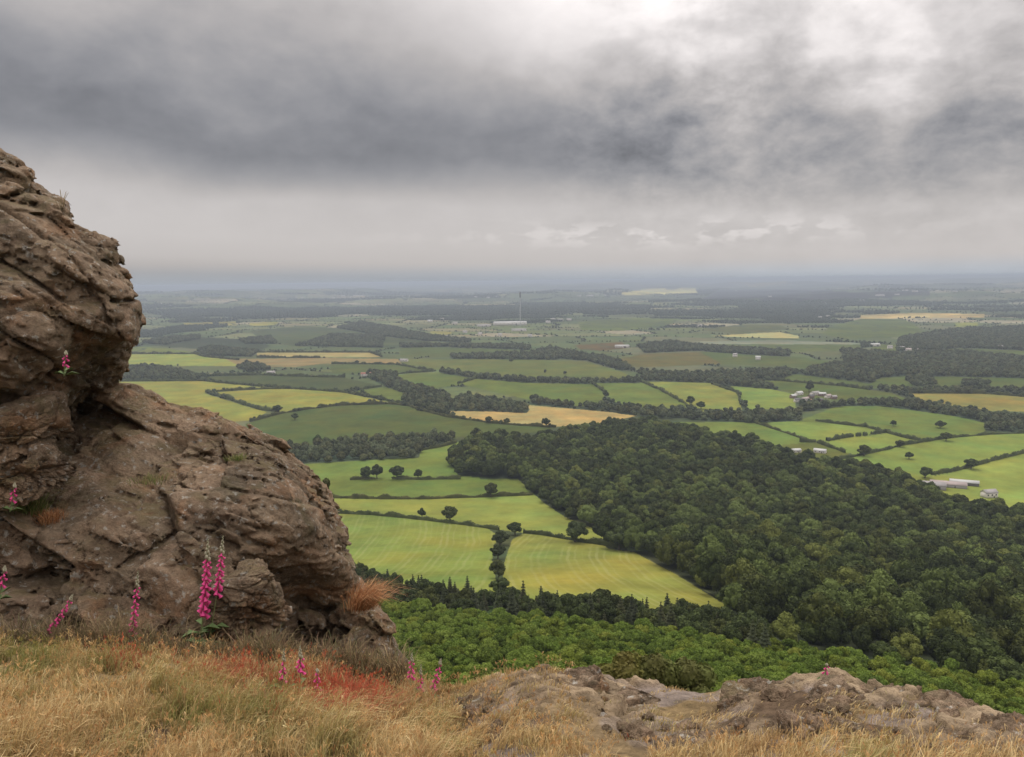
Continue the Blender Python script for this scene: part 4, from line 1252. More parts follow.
def rock_material(name='crag_rock', k=1.0):
    m, nt, b = new_mat(name, .88, .25)
    pos = nt.n('ShaderNodeTexCoord').outputs['Object']
    n5 = nt.noise(pos, 11, 6, .75, .8)
    at = nt.n('ShaderNodeAttribute', attribute_name='tone').outputs['Fac']
    n1 = nt.noise(pos, .9, 6, .6, .4); n2 = nt.noise(pos, 5, 6, .65, .3); n3 = nt.noise(pos, 28, 5, .7); n4 = nt.noise(pos, 90, 3, .7)
    c = nt.mix(nt.sstep(n1, .35, .65), (.120, .086, .054), (.32, .228, .145))
    c = nt.mix(nt.m('MULTIPLY', nt.sstep(n2, .4, .7), .55), c, (.40, .31, .21))
    c = nt.mix(nt.m('MULTIPLY', nt.sstep(at, .2, .9), .45), c, (.20, .130, .09))
    c = nt.mix(nt.m('MULTIPLY', nt.sstep(nt.noise(pos, 1.7, 4, .6), .50, .68), .6), c, (.27, .135, .06))       # rusty stain
    c = nt.mix(nt.m('MULTIPLY', nt.sstep(nt.noise(pos, 2.3, 5, .65, .6), .52, .66), .6), c, (.11, .095, .045))    # olive algae
    c = nt.mix(nt.m('MULTIPLY', nt.sstep(nt.noise(pos, 13, 4, .6), .57, .66), .7), c, (.42, .40, .35))    # pale lichen
    v = nt.m('ADD', nt.m('MULTIPLY_ADD', n3, 1.3, -.30), nt.m('MULTIPLY_ADD', n4, .6, nt.m('MULTIPLY', n5, .8)))
    v = nt.m('MULTIPLY', v, nt.m('MULTIPLY_ADD', at, 1.25 * k, .42 * k))
    c = nt.mix(1.0, c, nt.vec(v, v, v), 'MULTIPLY')
    # thin soil and turf lodged on flat ledges
    geo = nt.n('ShaderNodeNewGeometry'); sp = nt.n('ShaderNodeSeparateXYZ'); nt.L.new(geo.outputs['Normal'], sp.inputs[0])
    up = nt.sstep(sp.outputs[2], .72, .95)
    c = nt.mix(nt.m('MULTIPLY', nt.m('MULTIPLY', up, nt.sstep(nt.noise(pos, 1.4, 4), .42, .6)), .75), c, (.20, .155, .075))
    nt.put(b.inputs['Base Color'], c)
    bp = nt.n('ShaderNodeBump'); bp.inputs['Strength'].default_value = 1.0; bp.inputs['Distance'].default_value = .05
    nt.put(bp.inputs['Height'], nt.m('ADD', nt.m('MULTIPLY_ADD', n3, 1.0, nt.m('MULTIPLY', n5, 1.6)), nt.m('MULTIPLY', n4, .5))); nt.L.new(bp.outputs[0], b.inputs['Normal'])
    return m

def rbf(pts):
    pts = np.array(pts, float); P = pts[:, :2] / 100.
    d = np.linalg.norm(P[:, None] - P[None], axis=-1)
    A = d + 0.0; n = len(P)
    K = np.zeros((n + 3, n + 3)); K[:n, :n] = -A; K[:n, :n] += np.eye(n) * -.02
    K[:n, n] = 1; K[:n, n+1:] = P; K[n, :n] = 1; K[n+1:, :n] = P.T
    w = np.linalg.solve(K, np.concatenate([pts[:, 2], [0, 0, 0]]))
    def f(x, y):
        q = np.stack([x, y], -1) / 100.
        out = w[n] + q @ w[n+1:]
        for i in range(n): out = out - w[i] * np.linalg.norm(q - P[i], axis=-1)
        return out
    return f

UP_SIL = np.array([(40,-120),(90,-75),(120,-45),(146,-10),(152,4),(163,18),(176,30),(188,38),(198,46),(205,61),(222,67),(232,80),(240,96),(250,108),(262,121),(275,126),(284,137),(300,143),(322,143),(335,139),(350,134),(370,129),(388,122),(405,108),(425,92),(448,72),(470,56),(500,40)], float)
UPF = rbf([(-120,120,9.3),(-60,150,9.0),(0,170,8.8),(-120,250,8.2),(0,230,8.3),(60,215,8.8),(60,250,8.3),(110,260,8.8),(130,300,8.7),(60,300,7.9),(0,300,7.6),(-120,300,7.4),(100,330,8.3),(135,335,8.7),(50,350,7.8),(0,360,7.5),(-120,380,7.3),(100,370,8.9),(120,385,9.3),(60,410,8.6),(20,420,8.2),(-60,430,7.8),(80,420,9.2),(50,450,9.0),(0,470,8.4),(-120,470,7.8),(40,500,9.0)])
LOW_TOP = np.array([(-200,455),(-50,455),(60,420),(100,392),(122,386),(150,401),(190,409),(230,418),(262,430),(275,436),(290,446),(305,458),(315,472),(323,490),(330,508),(340,528),(352,550),(365,578),(378,598),(392,622),(402,645),(412,672),(425,700)], float)
LOWF = rbf([(-200,460,8.6),(0,440,9.2),(60,440,9.4),(122,388,10.2),(190,410,10.2),(262,432,9.8),(290,448,9.5),(335,520,9.4),(365,580,9.2),(402,645,8.8),
 (40,480,8.6),(130,440,9.3),(200,450,9.1),(100,500,8.0),(200,500,8.1),(250,470,8.7),(285,490,8.6),(-100,500,7.9),(0,515,7.8),(100,525,7.7),(180,530,7.7),(235,530,7.8),
 (-200,570,7.4),(0,570,7.5),(100,575,7.5),(180,575,7.5),(232,570,7.6),(-200,640,7.0),(0,640,7.1),(100,640,7.2),(200,640,7.3),(250,620,7.5),(0,700,6.8),(100,710,6.9),(200,715,7.0),
 (275,520,8.0),(315,530,8.5),(290,555,8.1),(330,560,8.6),(300,600,9.3),(275,620,8.9),(340,600,9.1),(370,620,8.9),(330,650,8.9),(385,680,8.4),(280,690,7.8),(400,715,8.0),(270,640,8.6)])

def poly_sd(px, py, poly):
    """signed distance to a polygon, negative inside"""
    poly = np.asarray(poly, float); D = np.full(px.shape, 1e9)
    for a, b in zip(poly, np.roll(poly, -1, 0)):
        e = b - a; t = np.clip(((px - a[0]) * e[0] + (py - a[1]) * e[1]) / (e @ e + 1e-9), 0, 1)
        D = np.minimum(D, np.hypot(px - a[0] - t * e[0], py - a[1] - t * e[1]))
    return np.where(pip(px, py, poly), -D, D)

def smax(a, b, k):
    h = np.clip(.5 + .5 * (a - b) / k, 0, 1); return b + (a - b) * h + k * h * (1 - h)

UP_POLY = [(-600,-500)] + [(x - 6 * (y > 230), y) for y, x in UP_SIL] + [(20, 520), (-600, 520)]
LOW_POLY = [(-600, 470), (20, 385), (70, 372), (108, 376)] + [(x - 8 * (x > 340), y + (9 if 125 < x < 300 else 3)) for x, y in LOW_TOP if x > 110] + [(440, 780), (-600, 780)]

def base_field(P):
    px, py = project(P); sc = P[:, 1] / F
    px = np.clip(px, -900, 1200); py = np.clip(py, -900, 1400)
    qx, qy = np.clip(px, -200, 440), np.clip(py, 20, 760)
    def one(poly, fn, back, r):
        s = poly_sd(px, py, poly) * sc; yf = fn(qx, np.clip(qy, 60, 520) if fn is UPF else np.maximum(qy, 385))
        return smax(smax(s, (yf - P[:, 1]) * .8, r), P[:, 1] - back, r)
    up = one(UP_POLY, UPF, 10.4, .30); low = one(LOW_POLY, LOWF, 11.3, .22)
    return np.minimum(up, low)

def upsample(A, r):
    for ax in range(3):
        n = A.shape[ax]; t = np.arange((n - 1) * r + 1) / r; i = np.minimum(t.astype(int), n - 2); f = (t - i).astype(np.float32)
        sh = [1, 1, 1]; sh[ax] = -1; f = f.reshape(sh)
        A = np.take(A, i, ax) * (1 - f) + np.take(A, i + 1, ax) * f
    return A

def build_crag():
    RM = rock_material('crag_rock', 1.02); M['rock'] = RM; M['crest'] = rock_material('crest_rock', 1.3)
    h = .024; r = 5; hc = h * r
    org = np.array([-6.6, 6.2, CAMZ - 5.4]); n = (np.array([6.2, 5.4, 8.6]) / hc).astype(int)
    g = np.stack(np.meshgrid(*[np.arange(k) * hc for k in n], indexing='ij'), -1).reshape(-1, 3) + org
    Fc = base_field(g).reshape(n).astype(np.float32)
    Fd = upsample(Fc, r); dims = Fd.shape
    band = np.argwhere((Fd > -.42) & (Fd < .42))
    P = band * h + org; px, py = project(P)
    k = (px > -120) & (py < 760) & (py > 90); band, P = band[k], P[k]; print('rock band', len(P))
    d = np.empty(len(P))
    for a in range(0, len(P), 400000):
        d[a:a+400000] = rock_disp(P[a:a+400000], 300, -.38, .22, 1.0)[0]
    d = np.where(d > .03, .03 + (d - .03) * .55, d)
    Fd[band[:, 0], band[:, 1], band[:, 2]] -= d.astype(np.float32)
    V, Fq = surface_nets(Fd, org, h)
    # keep the one connected mass, drop splinters that hang in the air
    lab = np.arange(len(V)); E = np.concatenate([Fq[:, [0, 1]], Fq[:, [1, 2]], Fq[:, [2, 3]]])
    for _ in range(200):
        m = np.minimum(lab[E[:, 0]], lab[E[:, 1]]); old = lab.copy()
        np.minimum.at(lab, lab[E[:, 0]], m); np.minimum.at(lab, lab[E[:, 1]], m)
        lab = np.minimum(lab, lab[lab]); lab = lab[lab]
        if (lab == old).all(): break
    big = np.bincount(lab).argmax(); Fq = Fq[lab[Fq[:, 0]] == big]
    u, inv = np.unique(Fq, return_inverse=True); V = V[u]; Fq = inv.reshape(Fq.shape)
    _, i0, i1, i2 = rock_disp(V, 300, -.38, .22, 1.0)
    tone = .4 * i1 + .2 * i0 + .4 * i2
    root = empty('rock_crag', tuple(at_depth(60, 640, 7.4))); tag(root, 'towering brown fractured crag with an overhanging upper block', 'rock crag')
    o3 = np.array(root.location)
    # the crag is one solid; the overhanging block and the ledge below it are its two parts
    cz = V[Fq].mean(1); px, py = project(cz)
    up = (pip(px, py, UP_POLY) | (py < 380)) & (cz[:, 1] < 10.8) & ~((py > 392) & (px > 70))
    for name, m in (('overhanging_block', up), ('lower_ledge', ~up)):
        q = Fq[m]; u, inv = np.unique(q, return_inverse=True)
        me = mesh_from(name, V[u] - o3, inv.reshape(q.shape), False, {'tone': tone[u]})
        link(name, me, RM, root)

def rock_mesh(name, seed, size, sub_n=60, a=.2, b=.1, s=.5, cuts=7):
    """an angular block: a cube sphere cut by planes and fractured"""
    r = np.random.default_rng(seed); V = []; Fq = []; off = 0
    g = np.linspace(-1, 1, sub_n)
    for ax in range(3):
        for sg in (-1, 1):
            A, B = np.meshgrid(g, g, indexing='ij'); P = np.zeros((sub_n * sub_n, 3))
            P[:, ax] = sg; P[:, (ax + 1) % 3] = A.ravel(); P[:, (ax + 2) % 3] = B.ravel()
            f = grid_faces(sub_n, sub_n); f = f if sg > 0 else f[:, ::-1]
            V.append(P); Fq.append(f + off); off += len(P)
    V = np.concatenate(V); Fq = np.concatenate(Fq)
    u = V / np.linalg.norm(V, axis=1)[:, None]
    rad = 1 / (np.abs(u) ** 6).sum(1) ** (1 / 6.)
    for _ in range(cuts):
        n = r.normal(size=3); n /= np.linalg.norm(n); h = r.uniform(.72, .95)
        dn = u @ n; rad = np.where(dn > .05, np.minimum(rad, h / np.maximum(dn, .05)), rad)
    P = u * rad[:, None] * np.array(size)
    d, i0, i1, i2 = rock_disp(P + seed * 3.1, seed, a, b, s)
    nn = u / np.array(size); nn /= np.linalg.norm(nn, axis=1)[:, None]
    P = P + nn * d[:, None]
    me = mesh_from(name, P, Fq, False, {'tone': .4 * i1 + .2 * i0 + .4 * i2})
    return me

def build_rocks():
    L = [ # px, py, depth or None (on slope), size, rot, seed, label
     (16, 432, 7.9, (.42, .35, .26), .3, 1, 'angular brown block wedged under the overhang at the picture edge'),
     (22, 472, 7.8, (.34, .34, .24), -.2, 2, 'lower angular block with a pale flat top under the overhang'),
     (243, 612, 7.45, (.34, .30, .46), .3, 3, 'pale upright slab leaning against the crag beside the dark hollow'),
     (352, 672, 8.1, (.42, .4, .28), .6, 4, 'dark broken block at the foot of the crag beside the thicket'),
     (545, 682, None, (.62, .35, .13), .2, 5, 'low grey rock ledge on the crest left of centre'),
     (500, 695, None, (.40, .3, .10), -.2, 6, 'flat pale rock showing through the grass below the grey ledge'),
     (610, 690, None, (.50, .3, .11), -.1, 7, 'long low rock sloping down from the grey ledge'),
     (672, 700, None, (.36, .25, .10), .1, 8, 'dark flat rock in the dip of the crest'),
     (700, 735, None, (.30, .25, .12), .4, 9, 'rounded pinkish rock set in the grass below the dip'),
     (780, 688, None, (.50, .32, .13), -.35, 10, 'broad turf-topped rock rising to the crest'),
     (838, 690, None, (.26, .35, .20), .1, 11, 'highest block on the crest with a steep dark side'),
     (818, 722, None, (.36, .26, .19), .1, 12, 'pale slab with a shaded hollow under its right corner'),
     (905, 693, None, (.30, .3, .11), .1, 13, 'grey rock ledge just right of the highest block'),
     (955, 712, None, (.34, .34, .15), .25, 14, 'grooved grey rock on the falling edge at the right'),
     (1005, 738, None, (.42, .38, .16), .5, 15, 'long brown rock running off the lower right corner'),
     (925, 728, None, (.24, .2, .09), .1, 16, 'small brown rock between the grooved rock and the slab'),
     (640, 727, None, (.16, .14, .06), .1, 17, 'small flat stone in the grass left of the pinkish rock'),
     (585, 705, None, (.22, .16, .06), .1, 18, 'small pale stone below the long low rock'),
    ]
    for x, y, dep, size, rz, sd, lab in L:
        q = at_depth(x, y, dep) if dep else ground_hit(x, y + 10) - np.array([0, 0, .07])
        me = rock_mesh('rock', 40 + sd, size if dep else (size[0] * .8, size[1] * .8, size[2] * .5), 90 if max(size) > .3 else 50, a=-.2, b=.3, s=.42 if dep else .13)
        o = link('rock', me, M['rock' if dep else 'crest'], None, tuple(q)); o.rotation_euler = (.12, -.1, rz); tag(o, lab, 'rock')
    # loose stones
    r = np.random.default_rng(9); ms = [rock_mesh('stone', 80 + i, (.05, .04, .025), 14, s=.12) for i in range(4)]
    for m_ in ms: m_.materials.append(M['crest'])
    for i in range(46):
        x = r.uniform(455, 1020); y = np.interp(x, CREST[:, 0], CREST[:, 1]) + r.uniform(8, 60)
        q = ground_hit(x, y); o = bpy.data.objects.new('stone', ms[i % 4]); COL.objects.link(o); o.location = q + [0, 0, .008]
        o.rotation_euler = (r.uniform(-.3, .3), r.uniform(-.3, .3), r.uniform(0, 6)); s = r.uniform(.4, 1.3); o.scale = (s, s, s)
        tag(o, 'small loose stone lying among the dry grass and rocks on the crest', 'stone', 'loose stones on the crest')

# ------------------------------------------------------------------ plants of the foreground
def bell_mesh():
    n = 9; V = []
    prof = [(.0, .003), (.004, .006), (.014, .008), (.026, .0105), (.034, .0125), (.038, .016)]
    for z, rr in prof:
        for k in range(n):
            w = 2 * pi * k / n; V.append([rr * cos(w), rr * sin(w) * (1.0), -z])
    Fq = [[i*n+k, i*n+(k+1) % n, (i+1)*n+(k+1) % n, (i+1)*n+k] for i in range(len(prof)-1) for k in range(n)]
    return mesh_from('bell', V, [np.array(Fq)], True)

def build_foxgloves():
    pink = plain('foxglove_pink', (.52, .055, .19), .65, .5, 18); 
    budm = plain('foxglove_bud', (.36, .34, .24), .7, .2, 60)
    stemm = plain('foxglove_stem', (.16, .19, .08), .7, .2, 30)
    leafm = plain('foxglove_leaf', (.11, .16, .06), .7, .2, 30)
    bell = bell_mesh(); bell.materials.append(pink)
    L = [ # base px,py, tip px,py, depth, flower span 0..1 from base, bells, label, size
     ((199, 650), (208, 538), 7.0, (.30, .80), 34, 'tallest foxglove with a thick magenta spike, left of the touching pair', 1.25),
     ((207, 650), (223, 535), 7.05, (.46, .84), 24, 'foxglove just right of the tallest one, with a slimmer spike', 1.05),
     ((128, 655), (138, 570), 6.9, (.25, .80), 22, 'single straight foxglove in front of the crag left of the pair', .85),
     ((33, 645), (73, 594), 6.8, (.25, .88), 18, 'foxglove leaning strongly to the right at the left end', .8),
     ((282, 692), (284, 648), 6.6, (.25, .72), 8, 'short pale foxglove at the left of the trio by the red grass', .8),
     ((301, 694), (300, 645), 6.6, (.46, .76), 9, 'foxglove in the middle of the trio with the brightest blooms', .95),
     ((318, 698), (317, 668), 6.5, (.30, .90), 8, 'lowest foxglove of the trio by the red grass', .75),
     ((410, 695), (412, 652), 6.6, (.40, .80), 10, 'upright foxglove at the left of the group beside the thicket', .75),
     ((420, 698), (421, 664), 6.5, (.25, .70), 7, 'short foxglove in the middle of the group beside the thicket', .7),
     ((428, 700), (441, 658), 6.55, (.25, .85), 12, 'leaning pale pink foxglove at the right of the group beside the thicket', .75),
     ((10, 512), (15, 482), 7.4, (.35, .85), 7, 'little foxglove on the ledge under the overhang', .8),
     ((64, 376), (66, 350), 7.4, (.40, .85), 6, 'little foxglove growing high on the upper block of the crag', .8),
     ((-1, 600), (5, 565), 7.0, (.40, .85), 7, 'foxglove half cut off by the left picture edge', .85),
     ((824, 682), (827, 663), 5.6, (.40, .9), 6, 'tiny reddish foxglove on top of the highest crest block', .5),
    ]
    r = np.random.default_rng(31)
    for (b, t, Y, sp, nb, lab, sz) in L:
        if b[1] > 680: Yn = ground_hit(b[0], b[1])[1]; sz *= Yn / Y; Y = Yn - .03
        p0 = at_depth(*b, Y); p1 = at_depth(*t, Y); v = p1 - p0; hh = np.linalg.norm(v)
        e = empty('foxglove', tuple(p0)); tag(e, lab, 'foxglove')
        bend = np.array([v[0] * .12, 0, hh * .03])
        def pt(f): return v * f + bend * math.sin(pi * f) * (1 if abs(v[0]) > .1 else .2)
        vv, ff = tube([pt(f) for f in np.linspace(0, 1, 9)], np.linspace(.006, .0018, 9) * (.5 + .5 * sz), 6)
        mb = MB(); mb.add(vv, ff); link('stem', mb.mesh('stem', True), stemm, e)
        mb = MB()
        for k in range(14):
            f = sp[1] + (1 - sp[1]) * k / 14; c = pt(f); w = k * 2.4
            s = .009 * (1.3 - k / 14) * sz; iv, ifc = ICO[1]
            mb.add(iv * [s, s, s * 1.7] + c + np.array([cos(w), sin(w), -.3]) * s * 1.3, ifc)
        link('buds', mb.mesh('buds', True), budm, e)
        for k in range(nb):
            f = sp[0] + (sp[1] - sp[0]) * (k + .5) / nb; w = k * 2.4 + r.uniform(-.3, .3)
            o = bpy.data.objects.new('flower', bell); COL.objects.link(o); o.parent = e
            o.location = pt(f) + np.array([cos(w), sin(w), 0]) * .006
            o.rotation_euler = Vector((cos(w) * .8, sin(w) * .8, -1)).to_track_quat('-Z', 'Y').to_euler()
            s = sz * 1.15 * (1.15 - .45 * (k / nb)); o.scale = (s, s, s)
        nl = 7 if hh > .5 else 4
        mb = MB()
        for k in range(nl):
            w = k * 2.4 + .5; Lf = .16 * sz * r.uniform(.7, 1.1); dv = np.array([cos(w), sin(w), .35]); sd = np.array([-sin(w), cos(w), 0])
            c = pt(.02 + .22 * k / nl)
            mb.add([c, c + dv * Lf * .5 - sd * Lf * .22 + [0, 0, .01], c + dv * Lf + [0, 0, -.05 * sz], c + dv * Lf * .5 + sd * Lf * .22 + [0, 0, .01]], np.array([[0, 1, 2], [0, 2, 3]]))
        link('leaves', mb.mesh('leaves'), leafm, e)

def tuft(name, p, n, h, spread, cols, seed, label, cat, drop=0., lean=(0, 0)):
    r = np.random.default_rng(seed)
    P = r.normal(0, spread * .4, (n, 3)); P[:, 2] = -.02
    ln = np.stack([P[:, 0] / spread * .6 + lean[0], P[:, 1] / spread * .6 + lean[1]], -1) + r.normal(0, .3, (n, 2))
    c = np.array(cols)[r.integers(0, len(cols), n)] * (.7 + .6 * r.random((n, 1)))
    V, Fq, Ft, C = blades(P, h * r.uniform(.35, 1.15, n), .005 * r.uniform(.7, 1.6, n), ln, c, r)
    V[:, 2] -= drop * (V[:, 0] ** 2 + V[:, 1] ** 2)
    me = mesh_from(name, V, [Fq, Ft], True, {'col': C})
    if 'tuft' not in M: M['tuft'] = attr_mat('tuft_blades', 'col', .7, .12, (1.5,), trans=.3)[0]
    o = link(name, me, M['tuft'], None, tuple(p)); tag(o, label, cat); return o

def on_low(px, py, off=-.06):
    return at_depth(px, py, float(LOWF(np.array([float(px)]), np.array([float(py)]))[0]) + off)

def build_tufts():
    G = [(.14, .19, .05), (.20, .22, .08), (.28, .24, .11)]; O = [(.42, .20, .09), (.36, .16, .07), (.5, .3, .15)]; S = [(.30, .22, .12), (.22, .17, .09), (.38, .29, .16)]
    tuft('dead_grass_tuft', at_depth(362, 606, 8.45), 900, .30, .16, O, 1, 'rust orange tuft of dead grass hanging on the right edge of the crag', 'grass tuft', 0, (.7, 0))
    tuft('grass_tuft', on_low(30, 512), 700, .20, .16, G, 2, 'bright green grass tuft on the ledge at the left picture edge', 'grass tuft')
    tuft('grass_tuft', on_low(62, 478), 350, .11, .16, G, 3, 'low green tuft under the overhang beside the angular blocks', 'grass tuft')
    tuft('grass_tuft', on_low(150, 480), 350, .07, .22, G + S, 4, 'thin mossy tuft in the middle of the flat ledge', 'grass tuft')
    tuft('grass_tuft', on_low(238, 458), 200, .07, .12, G, 5, 'small green tuft near the right end of the flat ledge', 'grass tuft')
    tuft('grass_tuft', at_depth(61, 205, 8.5), 12, .20, .03, S, 6, 'a few thin stalks sticking up from the top edge of the crag', 'grass tuft')
    tuft('brown_fern_tuft', on_low(52, 520), 350, .14, .15, O, 7, 'brownish orange tuft beside the green one on the ledge', 'grass tuft')
    r = np.random.default_rng(55)
    for i in range(60):
        x = -5 + 410 * (i + r.uniform(.1, .9)) / 60; y = np.interp(x, CREST[:, 0], CREST[:, 1]) + r.uniform(-14, 6)
        q = at_depth(x, y, 6.75)
        tuft('weed_clump', q - np.array([0, 0, .08]), 110, r.uniform(.18, .34) * (1.2 if x < 170 else .85), .16, S + [(.16, .12, .07), (.24, .15, .10), (.17, .17, .08)], 100 + i, 'dry brown weed clump at the foot of the crag', 'weed')['group'] = 'dry weeds along the foot of the crag'
    for i, (x, y) in enumerate([(690, 700), (655, 694), (625, 690)]):
        q = at_depth(x, y, 30.); me = crown_mesh('bush', 950 + i, 1.3, -1.5, 1.6, 12, 2600, .09); 
        o = link('bush', me, M['rust'], None, tuple(q)); tag(o, ('olive brown bush below the dip of the crest', 'olive bush left of the brown one below the crest', 'leftmost olive bush below the crest, beside the grey ledge')[i], 'bush')

# ------------------------------------------------------------------ sky, sun, haze
def build_sky(sun_el, sun_az):
    w = bpy.data.worlds.new('World'); scene.world = w; w.use_nodes = True
    nt = NT(w.node_tree); nt.N.clear()
    out = nt.n('ShaderNodeOutputWorld')
    sky = nt.n('ShaderNodeTexSky', sky_type='NISHITA', sun_disc=False); sky.sun_elevation = sun_el; sky.sun_rotation = sun_az
    bgs = nt.n('ShaderNodeBackground'); nt.L.new(sky.outputs[0], bgs.inputs[0]); bgs.inputs[1].default_value = .08
    g = nt.n('ShaderNodeTexCoord').outputs['Generated']
    sp = nt.n('ShaderNodeSeparateXYZ'); nt.L.new(g, sp.inputs[0]); x, y, z = sp.outputs
    el = nt.m('MULTIPLY', nt.m('ARCSINE', z), 57.2958); az = nt.m('MULTIPLY', nt.m('ARCTAN2', x, y), 57.2958)
    zc = nt.m('ADD', nt.m('MAXIMUM', z, 0.0), .10)
    P = nt.vec(nt.m('DIVIDE', x, zc), nt.m('DIVIDE', y, zc), 0.0)
    big = nt.noise(P, .55, 3, .5, .3); med = nt.noise(P, 1.5, 6, .55, .5); fine = nt.noise(P, 4.5, 7, .6, .6)
    ang = nt.vec(nt.m('MULTIPLY', az, .085), nt.m('MULTIPLY', el, .13), 21.7)
    puff = nt.noise(ang, 1.5, 7, .5, .15); soft = nt.noise(ang, .7, 3, .5)
    rt = nt.sstep(az, -2, 14); 
    d1 = nt.m('MULTIPLY', nt.m('SUBTRACT', soft, .5), 4.5)
    d2 = nt.m('MULTIPLY', nt.m('SUBTRACT', puff, .5), nt.m('MULTIPLY_ADD', rt, 3.5, 4.0))
    e2 = nt.m('ADD', nt.m('ADD', el, nt.m('MULTIPLY', az, .035)), nt.m('MULTIPLY', nt.m('ADD', d1, d2), nt.sstep(el, 2, 8)))
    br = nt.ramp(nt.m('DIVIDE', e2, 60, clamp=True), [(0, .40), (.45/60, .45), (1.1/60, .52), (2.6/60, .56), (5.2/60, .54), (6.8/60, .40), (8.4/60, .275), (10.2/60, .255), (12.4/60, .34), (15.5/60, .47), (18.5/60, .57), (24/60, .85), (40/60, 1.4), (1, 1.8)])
    sp2 = nt.n('ShaderNodeSeparateXYZ'); nt.L.new(br, sp2.inputs[0]); b0 = sp2.outputs[0]
    # brighter break in the cloud above, duller on the upper left
    def gauss(a0, e0, sa, se):
        a = nt.m('POWER', nt.m('DIVIDE', nt.m('SUBTRACT', az, a0), sa), 2); e = nt.m('POWER', nt.m('DIVIDE', nt.m('SUBTRACT', el, e0), se), 2)
        return nt.m('EXPONENT', nt.m('MULTIPLY', nt.m('ADD', a, e), -1))
    b1 = nt.m('MULTIPLY_ADD', gauss(1.5, 19.5, 9, 5), .20, b0)
    b1 = nt.m('MULTIPLY_ADD', gauss(14, 18, 12, 6), .14, b1)
    b1 = nt.m('MULTIPLY_ADD', gauss(29, 14, 8, 4.5), .20, b1)
    b1 = nt.m('MULTIPLY_ADD', gauss(22, 10.0, 13, 2.8), .11, b1)
    b1 = nt.m('MULTIPLY_ADD', gauss(-30, 18, 18, 7), -.05, b1)
    b1 = nt.m('MULTIPLY_ADD', gauss(-12, 8.0, 12, 1.8), -.07, b1)
    tex = nt.m('MULTIPLY', nt.m('SUBTRACT', puff, .5), nt.m('MULTIPLY_ADD', rt, .50, .22))
    fn = nt.noise(ang, 5.5, 6, .6, .2)
    tex = nt.m('MULTIPLY_ADD', nt.m('SUBTRACT', fn, .5), nt.m('MULTIPLY_ADD', rt, .30, .08), tex)
    # crisp sunlit edges of broken cloud
    rim = nt.m('MULTIPLY', nt.sstep(puff, .50, .62), nt.m('MULTIPLY', nt.sstep(puff, .80, .60), nt.m('MULTIPLY', rt, .09)))
    tex = nt.m('ADD', tex, nt.m('MULTIPLY', rim, nt.sstep(el, 8, 12)))
    b1 = nt.m('ADD', b1, nt.m('MULTIPLY', tex, nt.sstep(el, 1, 8, .15, 1)))
    # small bright cumulus heads low over the horizon
    cu = nt.noise(nt.vec(nt.m('MULTIPLY', az, .42), nt.m('MULTIPLY', el, 1.1), 7.7), 1.0, 5, .5)
    cu = nt.m('MULTIPLY', nt.m('MULTIPLY', nt.sstep(cu, .48, .60), gauss(12, 3.3, 13, .8)), .17)
    b1 = nt.m('ADD', b1, cu)
    b1 = nt.m('MAXIMUM', b1, .12)
    tint = nt.mix(nt.sstep(b1, .2, .5), (.985, .985, 1.055), (1.045, .985, .965))
    tint = nt.mix(nt.sstep(el, .1, 1.5), (.93, 1.0, 1.10), tint)
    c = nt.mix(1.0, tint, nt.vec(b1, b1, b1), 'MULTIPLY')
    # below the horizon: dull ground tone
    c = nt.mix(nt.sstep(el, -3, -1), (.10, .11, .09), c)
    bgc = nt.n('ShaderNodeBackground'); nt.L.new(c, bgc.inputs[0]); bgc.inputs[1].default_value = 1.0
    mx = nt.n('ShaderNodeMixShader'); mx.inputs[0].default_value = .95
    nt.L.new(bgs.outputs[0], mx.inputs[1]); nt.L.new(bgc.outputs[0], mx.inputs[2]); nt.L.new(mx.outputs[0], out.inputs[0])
    w.cycles.sampling_method = 'MANUAL'; w.cycles.sample_map_resolution = 512

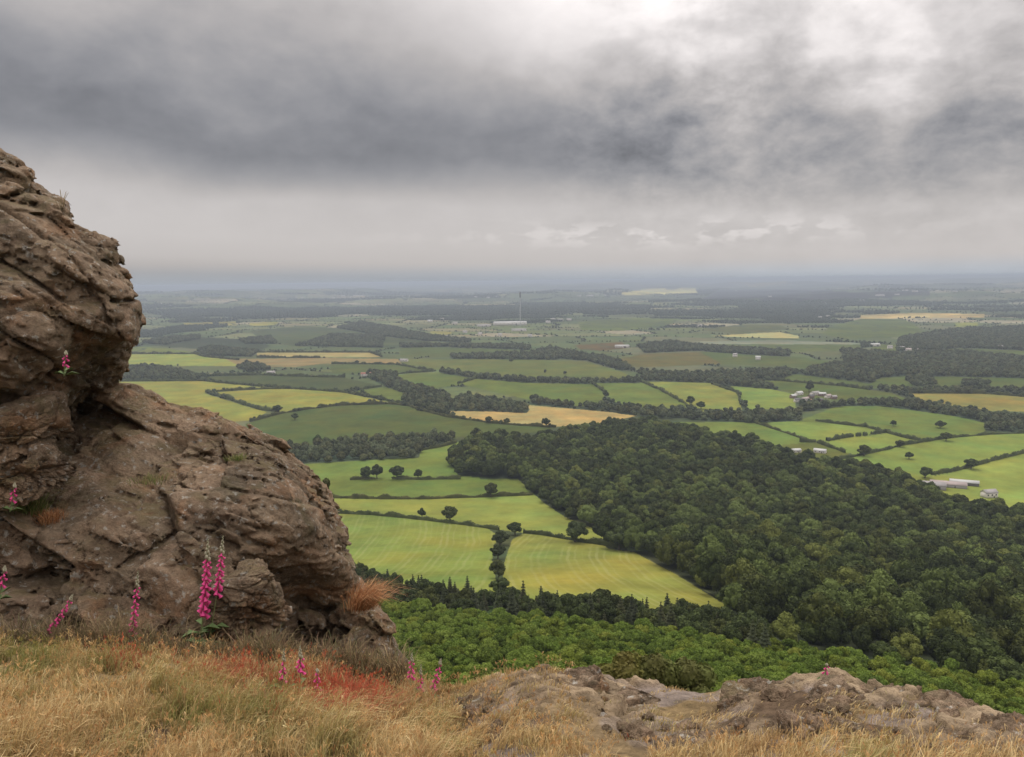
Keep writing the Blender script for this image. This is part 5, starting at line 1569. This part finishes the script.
def build_light():
    el, az = radians(58), radians(-12)
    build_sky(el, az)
    L = bpy.data.lights.new('sun', 'SUN'); L.energy = 1.5; L.angle = radians(12); L.color = (1, .95, .88)
    o = bpy.data.objects.new('sun', L); COL.objects.link(o)
    d = Vector((sin(az) * cos(el), cos(az) * cos(el), sin(el)))
    o.rotation_euler = d.to_track_quat('Z', 'Y').to_euler(); o.location = (0, 0, 300)

def build_haze():
    v, f = box(0, 0, -1, 124000, 124000, 213)
    me = mesh_from('haze', v, [f]); m = bpy.data.materials.new('haze_air'); m.use_nodes = True
    nt = NT(m.node_tree); nt.N.clear(); out = nt.n('ShaderNodeOutputMaterial'); pv = nt.n('ShaderNodeVolumePrincipled')
    pv.inputs['Color'].default_value = (.58, .66, .77, 1); pv.inputs['Density'].default_value = HAZE_S; pv.inputs['Anisotropy'].default_value = 0.3
    nt.L.new(pv.outputs[0], out.inputs['Volume'])
    o = link('haze', me, m); tag(o, 'thin blue grey haze over the whole plain', 'haze', kind='stuff')

def build_camera():
    c = bpy.data.cameras.new('camera'); o = bpy.data.objects.new('camera', c); COL.objects.link(o)
    c.sensor_width = 36; c.lens = 36 * F / W; c.clip_start = .1; c.clip_end = 300000
    mt = Matrix([[_r[0], _u[0], -_f[0], 0], [_r[1], _u[1], -_f[1], 0], [_r[2], _u[2], -_f[2], CAMZ], [0, 0, 0, 1]])
    o.matrix_world = mt; scene.camera = o

import time as _t
_t0 = _t.time()
for fn in (build_ground, build_woods, build_field_trees, build_hedges, build_buildings, build_slope, build_grass, build_crag, build_rocks, build_foxgloves, build_tufts, build_light, build_haze, build_camera):
    fn(); print(fn.__name__, round(_t.time() - _t0, 1), flush=True)

scene.view_settings.view_transform = 'Standard'; scene.view_settings.look = 'None'
scene.view_settings.exposure = 0.0; scene.view_settings.gamma = 1; scene.view_settings.use_curve_mapping = False
scene.render.engine = 'CYCLES'
cy = scene.cycles
cy.max_bounces = 5; cy.diffuse_bounces = 2; cy.glossy_bounces = 1; cy.transmission_bounces = 2; cy.transparent_max_bounces = 4; cy.volume_bounces = 0
cy.use_denoising = True; cy.caustics_reflective = False; cy.caustics_refractive = False
scene.render.use_persistent_data = False
